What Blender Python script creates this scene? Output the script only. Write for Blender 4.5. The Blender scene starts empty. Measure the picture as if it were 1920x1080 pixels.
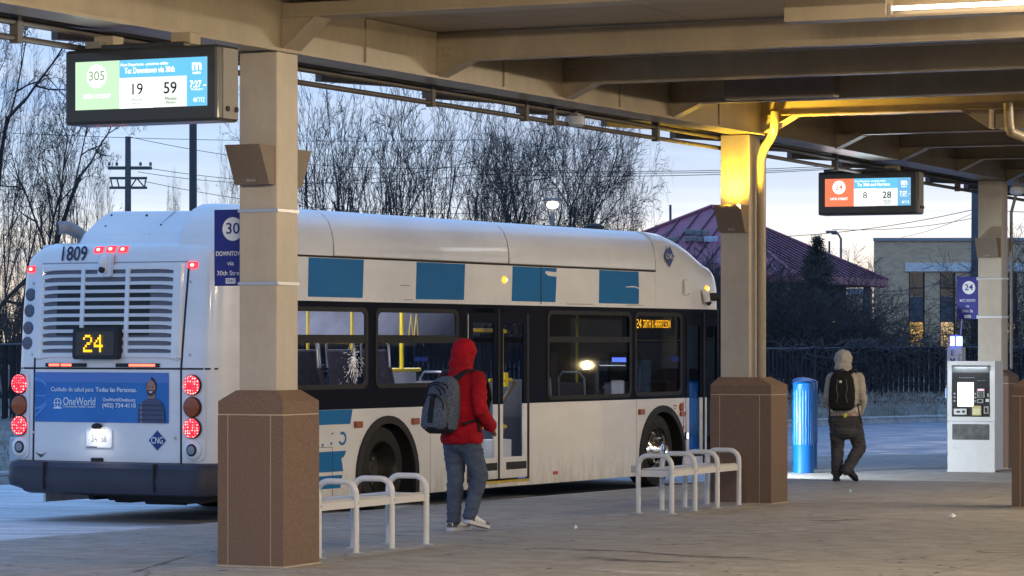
import bpy, bmesh, math, random
import numpy as np
from mathutils import Vector, Matrix, noise
R = math.radians
scene = bpy.context.scene
col = scene.collection

# ------------------------------------------------------------------ camera
cam_d = bpy.data.cameras.new('camera')
cam = bpy.data.objects.new('camera', cam_d); col.objects.link(cam)
cam.location = (0, 0, 1.75); cam.rotation_euler = (R(90), 0, 0)
cam_d.sensor_width = 36; cam_d.lens = 112.5; cam_d.shift_y = 105 / 1920
cam_d.clip_start = 0.5; cam_d.clip_end = 6000
scene.camera = cam

# ------------------------------------------------------------------ exposure
scene.view_settings.view_transform = 'Standard'
scene.view_settings.look = 'None'
scene.view_settings.exposure = 0.18
scene.view_settings.gamma = 1.0
scene.view_settings.use_curve_mapping = False
scene.render.engine = 'CYCLES'
cy = scene.cycles
cy.use_denoising = True
cy.max_bounces = 8; cy.diffuse_bounces = 3; cy.glossy_bounces = 3; cy.transparent_max_bounces = 12
cy.caustics_reflective = False; cy.caustics_refractive = False
cy.sample_clamp_indirect = 4.0

# ------------------------------------------------------------------ world: dawn sky
SUN_EL, SUN_ROT = 1.5, 12.0
world = bpy.data.worlds.new('World'); scene.world = world; world.use_nodes = True
nt = world.node_tree; N = nt.nodes; Lk = nt.links
bg = N['Background']
tc = N.new('ShaderNodeTexCoord')
sep = N.new('ShaderNodeSeparateXYZ'); Lk.new(tc.outputs['Generated'], sep.inputs[0])
def wramp(stops, interp='LINEAR'):
    n = N.new('ShaderNodeValToRGB'); e = n.color_ramp.elements; n.color_ramp.interpolation = interp
    while len(e) < len(stops): e.new(0.5)
    for i, (p, c) in enumerate(stops): e[i].position = p; e[i].color = (*c, 1)
    return n
clear = wramp([(0.0, (.97, .82, .64)), (.024, (1.0, .92, .80)), (.033, (1.0, .97, .92)), (.040, (.82, .90, .98)), (.054, (.58, .75, .96)), (.08, (.40, .60, .95)), (.105, (.34, .56, .96)), (.25, (.25, .53, 1.08)), (1.0, (.23, .52, 1.10))])
cloudc = wramp([(0.0, (.98, .80, .62)), (.022, (.90, .80, .72)), (.031, (.72, .80, .90)), (.048, (.60, .73, .90)), (.062, (.46, .60, .82)), (.08, (.54, .69, .93)), (.3, (.36, .61, 1.10)), (1.0, (.34, .60, 1.12))])
Lk.new(sep.outputs['Z'], clear.inputs[0]); Lk.new(sep.outputs['Z'], cloudc.inputs[0])
mp = N.new('ShaderNodeMapping'); mp.inputs['Scale'].default_value = (4, 4, 95); mp.inputs['Location'].default_value = (2.3, .4, .6)
Lk.new(tc.outputs['Generated'], mp.inputs[0])
nz = N.new('ShaderNodeTexNoise'); nz.inputs['Scale'].default_value = 1.0; nz.inputs['Detail'].default_value = 6; nz.inputs['Roughness'].default_value = .55; nz.inputs['Distortion'].default_value = .3
Lk.new(mp.outputs[0], nz.inputs['Vector'])
cr = wramp([(.42, (0, 0, 0)), (.60, (1, 1, 1))]); Lk.new(nz.outputs['Fac'], cr.inputs[0])
mix = N.new('ShaderNodeMix'); mix.data_type = 'RGBA'
Lk.new(cr.outputs[0], mix.inputs['Factor']); Lk.new(clear.outputs[0], mix.inputs['A']); Lk.new(cloudc.outputs[0], mix.inputs['B'])
sky = N.new('ShaderNodeTexSky'); sky.sky_type = 'NISHITA'; sky.sun_disc = False
sky.sun_elevation = R(SUN_EL); sky.sun_rotation = R(SUN_ROT)
scl = N.new('ShaderNodeVectorMath'); scl.operation = 'SCALE'; scl.inputs['Scale'].default_value = .004
Lk.new(sky.outputs[0], scl.inputs[0])
addn = N.new('ShaderNodeVectorMath'); addn.operation = 'ADD'
Lk.new(mix.outputs['Result'], addn.inputs[0]); Lk.new(scl.outputs[0], addn.inputs[1])
Lk.new(addn.outputs[0], bg.inputs['Color']); bg.inputs['Strength'].default_value = 1.0

sun_d = bpy.data.lights.new('sun', 'SUN'); sun_d.energy = .12; sun_d.angle = R(20); sun_d.color = (1, .8, .62)
sun = bpy.data.objects.new('sun', sun_d); col.objects.link(sun)
sun.rotation_euler = (R(90 - SUN_EL - 2), 0, R(180 - SUN_ROT))

# ------------------------------------------------------------------ helpers
def S(r, g, b):
    f = lambda c: c / 12.92 if c <= .04045 else ((c + .055) / 1.055) ** 2.4
    return (f(r / 255), f(g / 255), f(b / 255))
_mats = {}
def M(name, c=(.5, .5, .5), rough=.5, metal=0., var=0., vscale=6., bump=0., bscale=40., spec=.5, emis=None, es=0., coat=0., c2=None, stretch=(1, 1, 1), detail=5, lo=.35, hi=.7):
    if name in _mats: return _mats[name]
    m = bpy.data.materials.new(name); m.use_nodes = True
    t = m.node_tree; b = t.nodes['Principled BSDF']
    b.inputs['Base Color'].default_value = (*c, 1); b.inputs['Roughness'].default_value = rough
    b.inputs['Metallic'].default_value = metal; b.inputs['Specular IOR Level'].default_value = spec
    b.inputs['Coat Weight'].default_value = coat; b.inputs['Coat Roughness'].default_value = .06
    if emis: b.inputs['Emission Color'].default_value = (*emis, 1); b.inputs['Emission Strength'].default_value = es
    if var or bump or c2:
        tcn = t.nodes.new('ShaderNodeTexCoord'); mpn = t.nodes.new('ShaderNodeMapping'); mpn.inputs['Scale'].default_value = stretch
        t.links.new(tcn.outputs['Object'], mpn.inputs[0])
        if var or c2:
            n = t.nodes.new('ShaderNodeTexNoise'); n.inputs['Scale'].default_value = vscale; n.inputs['Detail'].default_value = detail; n.inputs['Roughness'].default_value = .62
            t.links.new(mpn.outputs[0], n.inputs['Vector'])
            r = t.nodes.new('ShaderNodeValToRGB'); r.color_ramp.elements[0].position = lo; r.color_ramp.elements[1].position = hi
            ca = c2 if c2 else tuple(x * (1 - var) for x in c); cb = c if c2 else tuple(min(1, x * (1 + var)) for x in c)
            r.color_ramp.elements[0].color = (*ca, 1); r.color_ramp.elements[1].color = (*cb, 1)
            t.links.new(n.outputs['Fac'], r.inputs[0]); t.links.new(r.outputs[0], b.inputs['Base Color'])
        if bump:
            n2 = t.nodes.new('ShaderNodeTexNoise'); n2.inputs['Scale'].default_value = bscale; n2.inputs['Detail'].default_value = 4
            t.links.new(mpn.outputs[0], n2.inputs['Vector'])
            bp = t.nodes.new('ShaderNodeBump'); bp.inputs['Strength'].default_value = bump; bp.inputs['Distance'].default_value = .02
            t.links.new(n2.outputs['Fac'], bp.inputs['Height']); t.links.new(bp.outputs[0], b.inputs['Normal'])
    _mats[name] = m; return m
def EM(name, c, s):
    if name in _mats: return _mats[name]
    m = bpy.data.materials.new(name); m.use_nodes = True; t = m.node_tree
    t.nodes.remove(t.nodes['Principled BSDF'])
    e = t.nodes.new('ShaderNodeEmission'); e.inputs[0].default_value = (*c, 1); e.inputs[1].default_value = s
    t.links.new(e.outputs[0], t.nodes['Material Output'].inputs[0]); _mats[name] = m; return m
def GLASS(name, tint, refl=.12, rough=.02):
    if name in _mats: return _mats[name]
    m = bpy.data.materials.new(name); m.use_nodes = True; t = m.node_tree
    t.nodes.remove(t.nodes['Principled BSDF'])
    tr = t.nodes.new('ShaderNodeBsdfTransparent'); tr.inputs[0].default_value = (*tint, 1)
    gl = t.nodes.new('ShaderNodeBsdfGlossy'); gl.inputs['Roughness'].default_value = rough; gl.inputs[0].default_value = (.9, .93, 1, 1)
    lw = t.nodes.new('ShaderNodeLayerWeight'); lw.inputs[0].default_value = .3
    mm = t.nodes.new('ShaderNodeMath'); mm.operation = 'MULTIPLY_ADD'; mm.inputs[1].default_value = .20; mm.inputs[2].default_value = refl
    t.links.new(lw.outputs['Fresnel'], mm.inputs[0])
    mx = t.nodes.new('ShaderNodeMixShader'); t.links.new(mm.outputs[0], mx.inputs[0]); t.links.new(tr.outputs[0], mx.inputs[1]); t.links.new(gl.outputs[0], mx.inputs[2])
    t.links.new(mx.outputs[0], t.nodes['Material Output'].inputs[0]); _mats[name] = m; return m

class MB:
    def __init__(s): s.v = []; s.f = []
    def add(s, vs, fs):
        o = len(s.v); s.v += [tuple(p) for p in vs]; s.f += [tuple(i + o for i in f) for f in fs]; return s
    def hexa(s, p): return s.add(p, [(0, 3, 2, 1), (4, 5, 6, 7), (0, 1, 5, 4), (1, 2, 6, 5), (2, 3, 7, 6), (3, 0, 4, 7)])
    def box(s, x0, x1, y0, y1, z0, z1):
        return s.hexa([(x0, y0, z0), (x1, y0, z0), (x1, y1, z0), (x0, y1, z0), (x0, y0, z1), (x1, y0, z1), (x1, y1, z1), (x0, y1, z1)])
    def beam(s, a, b, w, z0, z1):
        d = Vector((b[0] - a[0], b[1] - a[1])); d.normalize(); n = Vector((-d.y, d.x)) * w / 2
        q = [(a[0] - n.x, a[1] - n.y), (b[0] - n.x, b[1] - n.y), (b[0] + n.x, b[1] + n.y), (a[0] + n.x, a[1] + n.y)]
        return s.hexa([(*p, z0) for p in q] + [(*p, z1) for p in q])
    def prism(s, poly, o, ax, ay, d):
        o = Vector(o); ax = Vector(ax); ay = Vector(ay); d = Vector(d); n = len(poly)
        a = [o + ax * p[0] + ay * p[1] for p in poly]; b = [p + d for p in a]
        return s.add(a + b, [tuple(range(n))[::-1], tuple(range(n, 2 * n))] + [(i, (i + 1) % n, (i + 1) % n + n, i + n) for i in range(n)])
    def loft(s, rings, caps=True, closed=True):
        n = len(rings[0]); o = [p for r in rings for p in r]; fs = []
        for k in range(len(rings) - 1):
            for i in range(n if closed else n - 1):
                j = (i + 1) % n; fs.append((k * n + i, k * n + j, (k + 1) * n + j, (k + 1) * n + i))
        if caps: fs.append(tuple(range(n))[::-1]); fs.append(tuple(range((len(rings) - 1) * n, len(rings) * n)))
        return s.add(o, fs)
    def tube(s, pts, r, n=8, caps=True):
        pts = [Vector(p) for p in pts]; rings = []; up = None
        rr = r if isinstance(r, (list, tuple)) else [r] * len(pts)
        for i, p in enumerate(pts):
            t = (pts[min(i + 1, len(pts) - 1)] - pts[max(i - 1, 0)]).normalized()
            if up is None: up = t.orthogonal().normalized()
            up = (up - t * up.dot(t)).normalized(); w = t.cross(up)
            rings.append([p + (up * math.cos(2 * math.pi * k / n) + w * math.sin(2 * math.pi * k / n)) * rr[i] for k in range(n)])
        return s.loft(rings, caps)
    def lathe(s, prof, c=(0, 0, 0), n=24, axis='z', caps=True):
        rings = []
        for r, h in prof:
            ring = []
            for k in range(n):
                a = 2 * math.pi * k / n; x, y = r * math.cos(a), r * math.sin(a)
                q = (x, y, h) if axis == 'z' else ((h, x, y) if axis == 'x' else (x, h, y))
                ring.append((q[0] + c[0], q[1] + c[1], q[2] + c[2]))
            rings.append(ring)
        return s.loft(rings, caps)
    def ell(s, c, r, n=16, m=10):
        rings = []
        for j in range(m + 1):
            th = math.pi * (j + .001) / (m + .002)
            rings.append([(c[0] + r[0] * math.sin(th) * math.cos(2 * math.pi * k / n), c[1] + r[1] * math.sin(th) * math.sin(2 * math.pi * k / n), c[2] + r[2] * math.cos(th)) for k in range(n)])
        return s.loft(rings)
    def cap(s, a, ra, b, rb, n=12):
        a = Vector(a); b = Vector(b); d = (b - a).normalized(); pts = []; rr = []
        for k in range(5):
            t = math.pi / 2 * (1 - k / 4); pts.append(a - d * ra * math.sin(t)); rr.append(max(.002, ra * math.cos(t)))
        for k in range(5):
            t = math.pi / 2 * k / 4; pts.append(b + d * rb * math.sin(t)); rr.append(max(.002, rb * math.cos(t)))
        return s.tube(pts, rr, n)
    def chain(s, pts, rr, n=12):
        for i in range(len(pts) - 1): s.cap(pts[i], rr[i], pts[i + 1], rr[i + 1], n)
        return s
    def quad(s, a, b, c, d): return s.add([a, b, c, d], [(0, 1, 2, 3)])
    def mesh(s, name, fix=True):
        me = bpy.data.meshes.new(name); me.from_pydata(s.v, [], s.f)
        if fix:
            bm = bmesh.new(); bm.from_mesh(me); bmesh.ops.recalc_face_normals(bm, faces=bm.faces); bm.to_mesh(me); bm.free()
        me.update(); return me
    def build(s, name, m, parent=None, smooth=0, bevel=0, fix=True, label=None, kind=None):
        me = s.mesh(name, fix); me.materials.append(m)
        if smooth: me.shade_smooth(); me.set_sharp_from_angle(angle=R(smooth))
        return put(name, me, parent, bevel, label, kind)
def put(name, me, parent=None, bevel=0, label=None, kind=None):
    o = bpy.data.objects.new(name, me); col.objects.link(o)
    if parent: o.parent = parent
    if bevel:
        b = o.modifiers.new('bevel', 'BEVEL'); b.width = bevel; b.segments = 2; b.limit_method = 'ANGLE'; b.angle_limit = R(40)
    if label: o['label'] = label
    if kind: o['kind'] = kind
    return o
def tag(o, label, cat, group=None):
    o['label'] = label; o['category'] = cat
    if group: o['group'] = group
    return o
def thing(name, label, cat, loc=(0, 0, 0), rz=0, group=None):
    o = bpy.data.objects.new(name, None); col.objects.link(o); o.empty_display_size = .2
    o.location = loc; o.rotation_euler = (0, 0, rz); return tag(o, label, cat, group)
def copy_tree(o, parent=None):
    c = o.copy(); col.objects.link(c); c.parent = parent
    for ch in [x for x in bpy.data.objects if x.parent == o]: copy_tree(ch, c)
    return c
def text(s, h, o, ax, ay, m, parent, name='lettering', width=None, align='CENTER', bold=0., ext=.001):
    cu = bpy.data.curves.new('t', 'FONT'); cu.body = s; cu.size = h / .72; cu.align_x = align; cu.align_y = 'CENTER'; cu.offset = bold * h; cu.extrude = ext; cu.resolution_u = 3
    tmp = bpy.data.objects.new('t', cu); me = bpy.data.meshes.new_from_object(tmp)
    bpy.data.objects.remove(tmp); bpy.data.curves.remove(cu)
    ax = Vector(ax).normalized(); ay = Vector(ay).normalized(); n = ax.cross(ay)
    if width:
        xs = [v.co.x for v in me.vertices]; w = max(xs) - min(xs); ax = ax * (width / w)
    me.transform(Matrix(((ax.x, ay.x, n.x, o[0]), (ax.y, ay.y, n.y, o[1]), (ax.z, ay.z, n.z, o[2]), (0, 0, 0, 1))))
    me.materials.clear(); me.materials.append(m); me.name = name
    return put(name, me, parent)
def light(name, kind, e, c, loc, parent=None, rot=(0, 0, 0), **kw):
    d = bpy.data.lights.new(name, kind); d.energy = e; d.color = c
    for k, v in kw.items(): setattr(d, k, v)
    o = bpy.data.objects.new(name, d); col.objects.link(o); o.location = loc; o.rotation_euler = rot
    if parent: o.parent = parent
    return o
def aim(o, d): o.rotation_euler = Vector(d).to_track_quat('-Z', 'Y').to_euler()
def solid(mb, voxel=.012, smooth=6, wr=0., ws=9., ws2=(1, 1, 1), seed=0):
    """one continuous surface grown over overlapping limbs, with cloth folds"""
    me = mb.mesh('tmp'); o = bpy.data.objects.new('tmp', me); col.objects.link(o)
    r = o.modifiers.new('r', 'REMESH'); r.mode = 'VOXEL'; r.voxel_size = voxel
    k = o.modifiers.new('s', 'SMOOTH'); k.factor = .5; k.iterations = smooth
    dg = bpy.context.evaluated_depsgraph_get(); out = bpy.data.meshes.new_from_object(o.evaluated_get(dg))
    bpy.data.objects.remove(o); bpy.data.meshes.remove(me)
    if wr:
        nn = [v.normal.copy() for v in out.vertices]
        for v, n in zip(out.vertices, nn):
            q = Vector((v.co.x * ws2[0], v.co.y * ws2[1], v.co.z * ws2[2])) * ws + Vector((seed, 0, 0))
            a = noise.noise(q) + .5 * noise.noise(q * 2.1)
            v.co += n * wr * (1 - 2 * abs(a)) * .8
    out.materials.clear(); out.shade_smooth(); return out
def seg_mesh(name, A, ra, B, rb, m, n=3):
    A = np.asarray(A, float); B = np.asarray(B, float); ra = np.asarray(ra, float); rb = np.asarray(rb, float)
    d = B - A; d /= np.linalg.norm(d, axis=1, keepdims=True) + 1e-9
    ref = np.where(np.abs(d[:, 2:3]) > .9, np.array([[1., 0, 0]]), np.array([[0, 0, 1.]]))
    u = np.cross(d, ref); u /= np.linalg.norm(u, axis=1, keepdims=True) + 1e-9; w = np.cross(d, u)
    k = len(A); V = np.zeros((k, 2 * n, 3))
    for i in range(n):
        a = 2 * math.pi * i / n; q = u * math.cos(a) + w * math.sin(a)
        V[:, i] = A + q * ra[:, None]; V[:, n + i] = B + q * rb[:, None]
    F = np.zeros((k, n, 4), int)
    for i in range(n): F[:, i] = np.array([i, (i + 1) % n, n + (i + 1) % n, n + i])
    F += (np.arange(k) * 2 * n)[:, None, None]
    return np_mesh(name, V.reshape(-1, 3), F.reshape(-1, 4), m, True)
def np_mesh(name, V, F, m, smooth=False):
    me = bpy.data.meshes.new(name); me.vertices.add(len(V)); me.vertices.foreach_set('co', V.astype('f').ravel())
    k = F.shape[1]; me.loops.add(F.size); me.loops.foreach_set('vertex_index', F.astype('i').ravel())
    me.polygons.add(len(F)); me.polygons.foreach_set('loop_start', (np.arange(len(F)) * k).astype('i'))
    me.update(calc_edges=True); me.validate()
    if smooth: me.shade_smooth()
    me.materials.append(m); return me
def rrect(y0, y1, z0, z1, r, n=5):
    p = []
    for cx, cz, a0 in ((y1 - r, z1 - r, 0), (y0 + r, z1 - r, 90), (y0 + r, z0 + r, 180), (y1 - r, z0 + r, 270)):
        for k in range(n + 1):
            a = R(a0 + 90 * k / n); p.append((cx + r * math.cos(a), cz + r * math.sin(a)))
    return p
def ring(mb, outer, inner, o, ax, ay, d):
    o = Vector(o); ax = Vector(ax); ay = Vector(ay); d = Vector(d); n = len(outer)
    A = [o + ax * p[0] + ay * p[1] for p in outer]; B = [o + ax * p[0] + ay * p[1] for p in inner]
    V = A + B + [p + d for p in A] + [p + d for p in B]; F = []
    for i in range(n):
        j = (i + 1) % n
        F += [(i, j, n + j, n + i), (2 * n + i, 3 * n + i, 3 * n + j, 2 * n + j), (i, 2 * n + i, 2 * n + j, j), (n + i, n + j, 3 * n + j, 3 * n + i)]
    return mb.add(V, F)
X3, Y3, Z3 = Vector((1, 0, 0)), Vector((0, 1, 0)), Vector((0, 0, 1))
# 5x7 lamp-dot letters
DOT = {'2': '01110 10001 00001 00110 01000 10000 11111', '4': '00010 00110 01010 10010 11111 00010 00010', '3': '11111 00010 00100 00010 00001 10001 01110', '0': '01110 10001 10011 10101 11001 10001 01110',
       'T': '11111 00100 00100 00100 00100 00100 00100', 'H': '10001 10001 10001 11111 10001 10001 10001', '&': '01100 10010 10100 01000 10101 10010 01101', 'A': '01110 10001 10001 11111 10001 10001 10001',
       'R': '11110 10001 10001 11110 10100 10010 10001', 'I': '01110 00100 00100 00100 00100 00100 01110', 'S': '01111 10000 10000 01110 00001 00001 11110', 'O': '01110 10001 10001 10001 10001 10001 01110', 'N': '10001 11001 10101 10101 10011 10001 10001', ' ': '00 00 00 00 00 00 00'}
def dots(s, o, ax, ay, w, h, m, parent, name='lamp_lettering', sub=1):
    mb = MB(); x = 0; cells = []
    for ch in s:
        rows = DOT[ch].split()
        for j, row in enumerate(rows):
            for i, b in enumerate(row):
                if b == '1': cells.append((x + i, 6 - j))
        x += len(rows[0]) + 1
    tot = x - 1; ax = Vector(ax); ay = Vector(ay); o = Vector(o); px = w / tot; pz = h / 7
    for i, j in cells:
        for a in range(sub):
            for b in range(sub):
                x0 = (i + (a + .08) / sub) * px; x1 = (i + (a + .92) / sub) * px; z0 = (j + (b + .08) / sub) * pz; z1 = (j + (b + .92) / sub) * pz
                mb.quad(o + ax * x0 + ay * z0, o + ax * x1 + ay * z0, o + ax * x1 + ay * z1, o + ax * x0 + ay * z1)
    return mb.build(name, m, parent, fix=False)
# ------------------------------------------------------------------ ground materials
def GROUND(name, base, dark, light_c, sc=.35, fine=60, rough=.75, streak=(1, 1, 1), stain=.45, rot=0., spec=.4):
    m = bpy.data.materials.new(name); m.use_nodes = True; t = m.node_tree; b = t.nodes['Principled BSDF']
    b.inputs['Roughness'].default_value = rough; b.inputs['Specular IOR Level'].default_value = spec
    tcn = t.nodes.new('ShaderNodeTexCoord'); mpn = t.nodes.new('ShaderNodeMapping'); mpn.inputs['Scale'].default_value = streak; mpn.inputs['Rotation'].default_value = (0, 0, rot)
    t.links.new(tcn.outputs['Object'], mpn.inputs[0])
    def nz(s, d, src=mpn):
        n = t.nodes.new('ShaderNodeTexNoise'); n.inputs['Scale'].default_value = s; n.inputs['Detail'].default_value = d; n.inputs['Roughness'].default_value = .65
        t.links.new(src.outputs[0] if src is mpn else src.outputs['Object'], n.inputs['Vector']); return n
    def rp(n, p0, c0, p1, c1):
        r = t.nodes.new('ShaderNodeValToRGB'); e = r.color_ramp.elements
        e[0].position = p0; e[0].color = (*c0, 1); e[1].position = p1; e[1].color = (*c1, 1); t.links.new(n.outputs['Fac'], r.inputs[0]); return r
    def mul(a, b_, blend='MULTIPLY', f=1.):
        x = t.nodes.new('ShaderNodeMix'); x.data_type = 'RGBA'; x.blend_type = blend; x.inputs['Factor'].default_value = f
        t.links.new(a.outputs[0] if a.bl_idname != 'ShaderNodeMix' else a.outputs['Result'], x.inputs['A']); t.links.new(b_.outputs[0] if b_.bl_idname != 'ShaderNodeMix' else b_.outputs['Result'], x.inputs['B']); return x
    r1 = rp(nz(sc, 6), .32, dark, .68, base)
    r2 = rp(nz(sc * 4.5, 7), .42, (stain, stain, stain * .97), .56, (1, 1, 1))
    r3 = rp(nz(fine, 3, tcn), .25, (.72, .72, .72), .75, (1.22, 1.2, 1.18))
    r4 = rp(nz(sc * 2.2, 8), .60, (0, 0, 0), .74, light_c)
    x = mul(mul(r1, r2), r3); x = mul(x, r4, 'ADD', 1.)
    t.links.new(x.outputs['Result'], b.inputs['Base Color'])
    bp = t.nodes.new('ShaderNodeBump'); bp.inputs['Strength'].default_value = .35; bp.inputs['Distance'].default_value = .008
    n5 = nz(fine * .6, 4, tcn); t.links.new(n5.outputs['Fac'], bp.inputs['Height']); t.links.new(bp.outputs[0], b.inputs['Normal'])
    rr = rp(nz(sc * 3, 5), .3, (rough - .18,) * 3, .7, (min(1, rough + .12),) * 3); t.links.new(rr.outputs[0], b.inputs['Roughness'])
    return m
m_pave = GROUND('pavement_concrete', (.38, .358, .325), (.31, .292, .266), (.04, .038, .036), sc=.8, fine=70, streak=(1, 1.0, 1), stain=.80, rot=R(35))
m_apron = GROUND('frosty_concrete', (.74, .74, .76), (.58, .58, .60), (.12, .12, .13), sc=.35, fine=30, streak=(.5, 2.2, 1), stain=.70, rot=R(15))
m_road = GROUND('asphalt', (.115, .15, .205), (.085, .11, .155), (.015, .018, .022), sc=.3, fine=40, rough=.48, stain=.7, spec=.6)
m_gutter = GROUND('dark_gutter_asphalt', (.03, .03, .033), (.018, .018, .02), (.004, .004, .004), sc=.8, fine=50, rough=.6, spec=.2)
m_verge = GROUND('frosted_grass', (.32, .30, .27), (.17, .15, .12), (.16, .16, .17), sc=.6, fine=12, rough=.95, stain=.6)
m_land = GROUND('far_ground', (.16, .15, .12), (.1, .09, .07), (.02, .02, .02), sc=.05, fine=4, rough=.95)
m_kerb = M('kerb_concrete', (.38, .36, .34), .85, var=.25, vscale=4, bump=.3)

def structure(name, mb, m, **kw):
    return mb.build(name, m, kind='structure', **kw)
# land to the horizon
g = MB(); g.quad((-3000, -400, -.30), (3000, -400, -.30), (3000, 5000, -.30), (-3000, 5000, -.30)); structure('ground', g, m_land, fix=False)
RZ = -.11
def flat(name, poly, z, m):
    g = MB(); g.add([(x, y, z) for x, y in poly], [tuple(range(len(poly)))]); return structure(name, g, m, fix=False)
flat('road', [(-40, -10), (30, -10), (30, 62), (46, 92), (60, 118), (34, 96.2), (20, 82.7), (10.1, 76.2), (8, 74.1), (6, 71.1), (-.3, 56.8), (-6.3, 43.2), (-11.7, 33), (-40, 10)], RZ, m_road)
# pale concrete bus bay
flat('bus_bay', [(-30, 3), (-11, 17), (-1.0, 34.2), (1.2, 38.4), (-6.2, 44.9), (-12.8, 32.5), (-30, 16)], RZ + .004, m_apron)
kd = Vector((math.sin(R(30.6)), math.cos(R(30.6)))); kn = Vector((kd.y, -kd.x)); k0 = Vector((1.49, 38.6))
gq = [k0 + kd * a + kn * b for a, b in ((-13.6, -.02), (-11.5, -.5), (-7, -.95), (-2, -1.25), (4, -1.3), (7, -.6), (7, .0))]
flat('gutter', [tuple(p) for p in gq], RZ + .008, m_gutter)  # dark tapering strip of asphalt along the kerb

# pavement slabs (each its own piece, with open joints)
cA = R(24.58); C0 = Vector((-1.93, 25.39)); AV = Vector((math.cos(cA), -math.sin(cA))); AU = Vector((math.sin(cA), math.cos(cA)))
def W(v, u): return C0 + AV * v + AU * u
def clip(poly, p, n):
    out = []
    for i in range(len(poly)):
        a, b = poly[i], poly[(i + 1) % len(poly)]; da, db = (a - p).dot(n), (b - p).dot(n)
        if da >= 0: out.append(a)
        if (da >= 0) != (db >= 0): out.append(a + (b - a) * (da / (da - db)))
    return out
pav = MB(); far0, far1 = Vector((4.55, 50.1)), Vector((16, 53.6)); fd = (far1 - far0).normalized(); fn = Vector((fd.y, -fd.x))
base = [k0 + kd * -30, k0 + kd * 4.2, Vector((4.0, 44.6)), Vector((4.15, 47.4)), far0, far1, Vector((40, 61)), Vector((40, -5)), Vector((-12, -5))]
pav.prism([tuple(p) for p in base], (0, 0, -.14), X3, Y3, (0, 0, .125)); pavement = structure('pavement', pav, M('joint_filler', (.10, .09, .08), .9))
def slab(poly):
    c = sum(poly, Vector((0, 0))) / len(poly)
    q = [p + (c - p).normalized() * .011 for p in poly]
    MB().prism([(p.x, p.y) for p in q], (0, 0, -.013), X3, Y3, (0, 0, .013)).build('slab', m_pave, pavement, fix=True)
P1 = 3.05
for i in range(-8, 10):
    for j in range(-5, 11):
        c = [W(-1.0 + i * P1, -.9 + j * P1), W(-1.0 + (i + 1) * P1, -.9 + j * P1), W(-1.0 + (i + 1) * P1, -.9 + (j + 1) * P1), W(-1.0 + i * P1, -.9 + (j + 1) * P1)]
        m_ = sum(c, Vector((0, 0))) / 4
        if m_.y < 16 or abs(m_.x) > m_.y * .24 + 1.5: continue
        c = clip(c, k0, kn)
        if len(c) > 2: c = clip(c, far0, fn)
        if len(c) > 2: slab(c)
slab([k0 + kd * 4.2, Vector((4.0, 44.6)), Vector((4.15, 47.4)), far0, far0 + fd * 2.9, k0 + kd * 12.6][::-1])
# kerbs round the pavement
kb = MB()
def kerb(a, b):
    d = (b - a).normalized(); n = Vector((d.y, -d.x)); L = (b - a).length; k = max(1, round(L / 3))
    for i in range(k):
        p, q = a + d * (L * i / k + .006), a + d * (L * (i + 1) / k - .006)
        kb.hexa([(*(p - n * .002), RZ - .03), (*(q - n * .002), RZ - .03), (*(q - n * .16), RZ - .03), (*(p - n * .16), RZ - .03), (*(p - n * .002), -.004), (*(q - n * .002), -.004), (*(q - n * .14), -.004), (*(p - n * .14), -.004)])
for a, b in ((k0 + kd * -16, k0 + kd * 4.2), (k0 + kd * 4.2, Vector((4.0, 44.6))), (Vector((4.0, 44.6)), Vector((4.15, 47.4))), (Vector((4.15, 47.4)), far0), (far0, far1)): kerb(a, b)
structure('kerb', kb, m_kerb)

# verge beyond the road: kerb, then frosty grass rising to the fence
VE = [Vector(p) for p in ((-22, 15.5), (-11.6, 33), (-6.2, 43.2), (-.2, 56.8), (6.1, 71), (8, 73.9), (10.1, 76), (20, 82.5), (34, 96))]
FE = [Vector(p) for p in ((-26, 38), (-16, 46), (-9.3, 54), (-2, 64.8), (4.5, 76.2), (7.6, 80.4), (11, 83.4), (21, 89.5), (36, 104))]
vk = MB()
for a, b in zip(VE[:-1], VE[1:]):
    d = (b - a).normalized(); n = Vector((-d.y, d.x)); L = (b - a).length; k = max(1, round(L / 2.4))
    for i in range(k):
        p, q = a + d * (L * i / k + .005), a + d * (L * (i + 1) / k - .005)
        vk.hexa([(*p, RZ - .05), (*q, RZ - .05), (*(q + n * .2), RZ - .05), (*(p + n * .2), RZ - .05), (*(p + n * .02), .05), (*(q + n * .02), .05), (*(q + n * .2), .06), (*(p + n * .2), .06)])
structure('verge_kerb', vk, m_kerb)
def vz(t): return .045 + .42 * max(0, t) ** 1.1
vg = MB(); rings = []; random.seed(3)
for a, b, c, d in zip(VE[:-1], VE[1:], FE[:-1], FE[1:]):
    for s in range(12):
        f = s / 12; p, q = a.lerp(b, f), c.lerp(d, f); row = []
        for k in range(15):
            t = k / 14 * 1.25; w = p.lerp(q, t)
            row.append((w.x, w.y, vz(t) + .05 * noise.noise((w.x * .9, w.y * .9, 0)) * min(1, k / 2) - (.03 if k == 0 else 0)))
        rings.append(row)
vg.loft(rings, caps=False, closed=False); structure('verge', vg, m_verge, smooth=60)
# rough land behind the fence
bl = MB(); rows = []
for q in FE:
    rows.append([(q.x - 1.5 + k * -.8 * .3, q.y + .6 + k * 12, .42 + .02 * k) for k in range(0, 12)])
bl.loft(rows, caps=False, closed=False); structure('waste_ground', bl, m_land)
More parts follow.
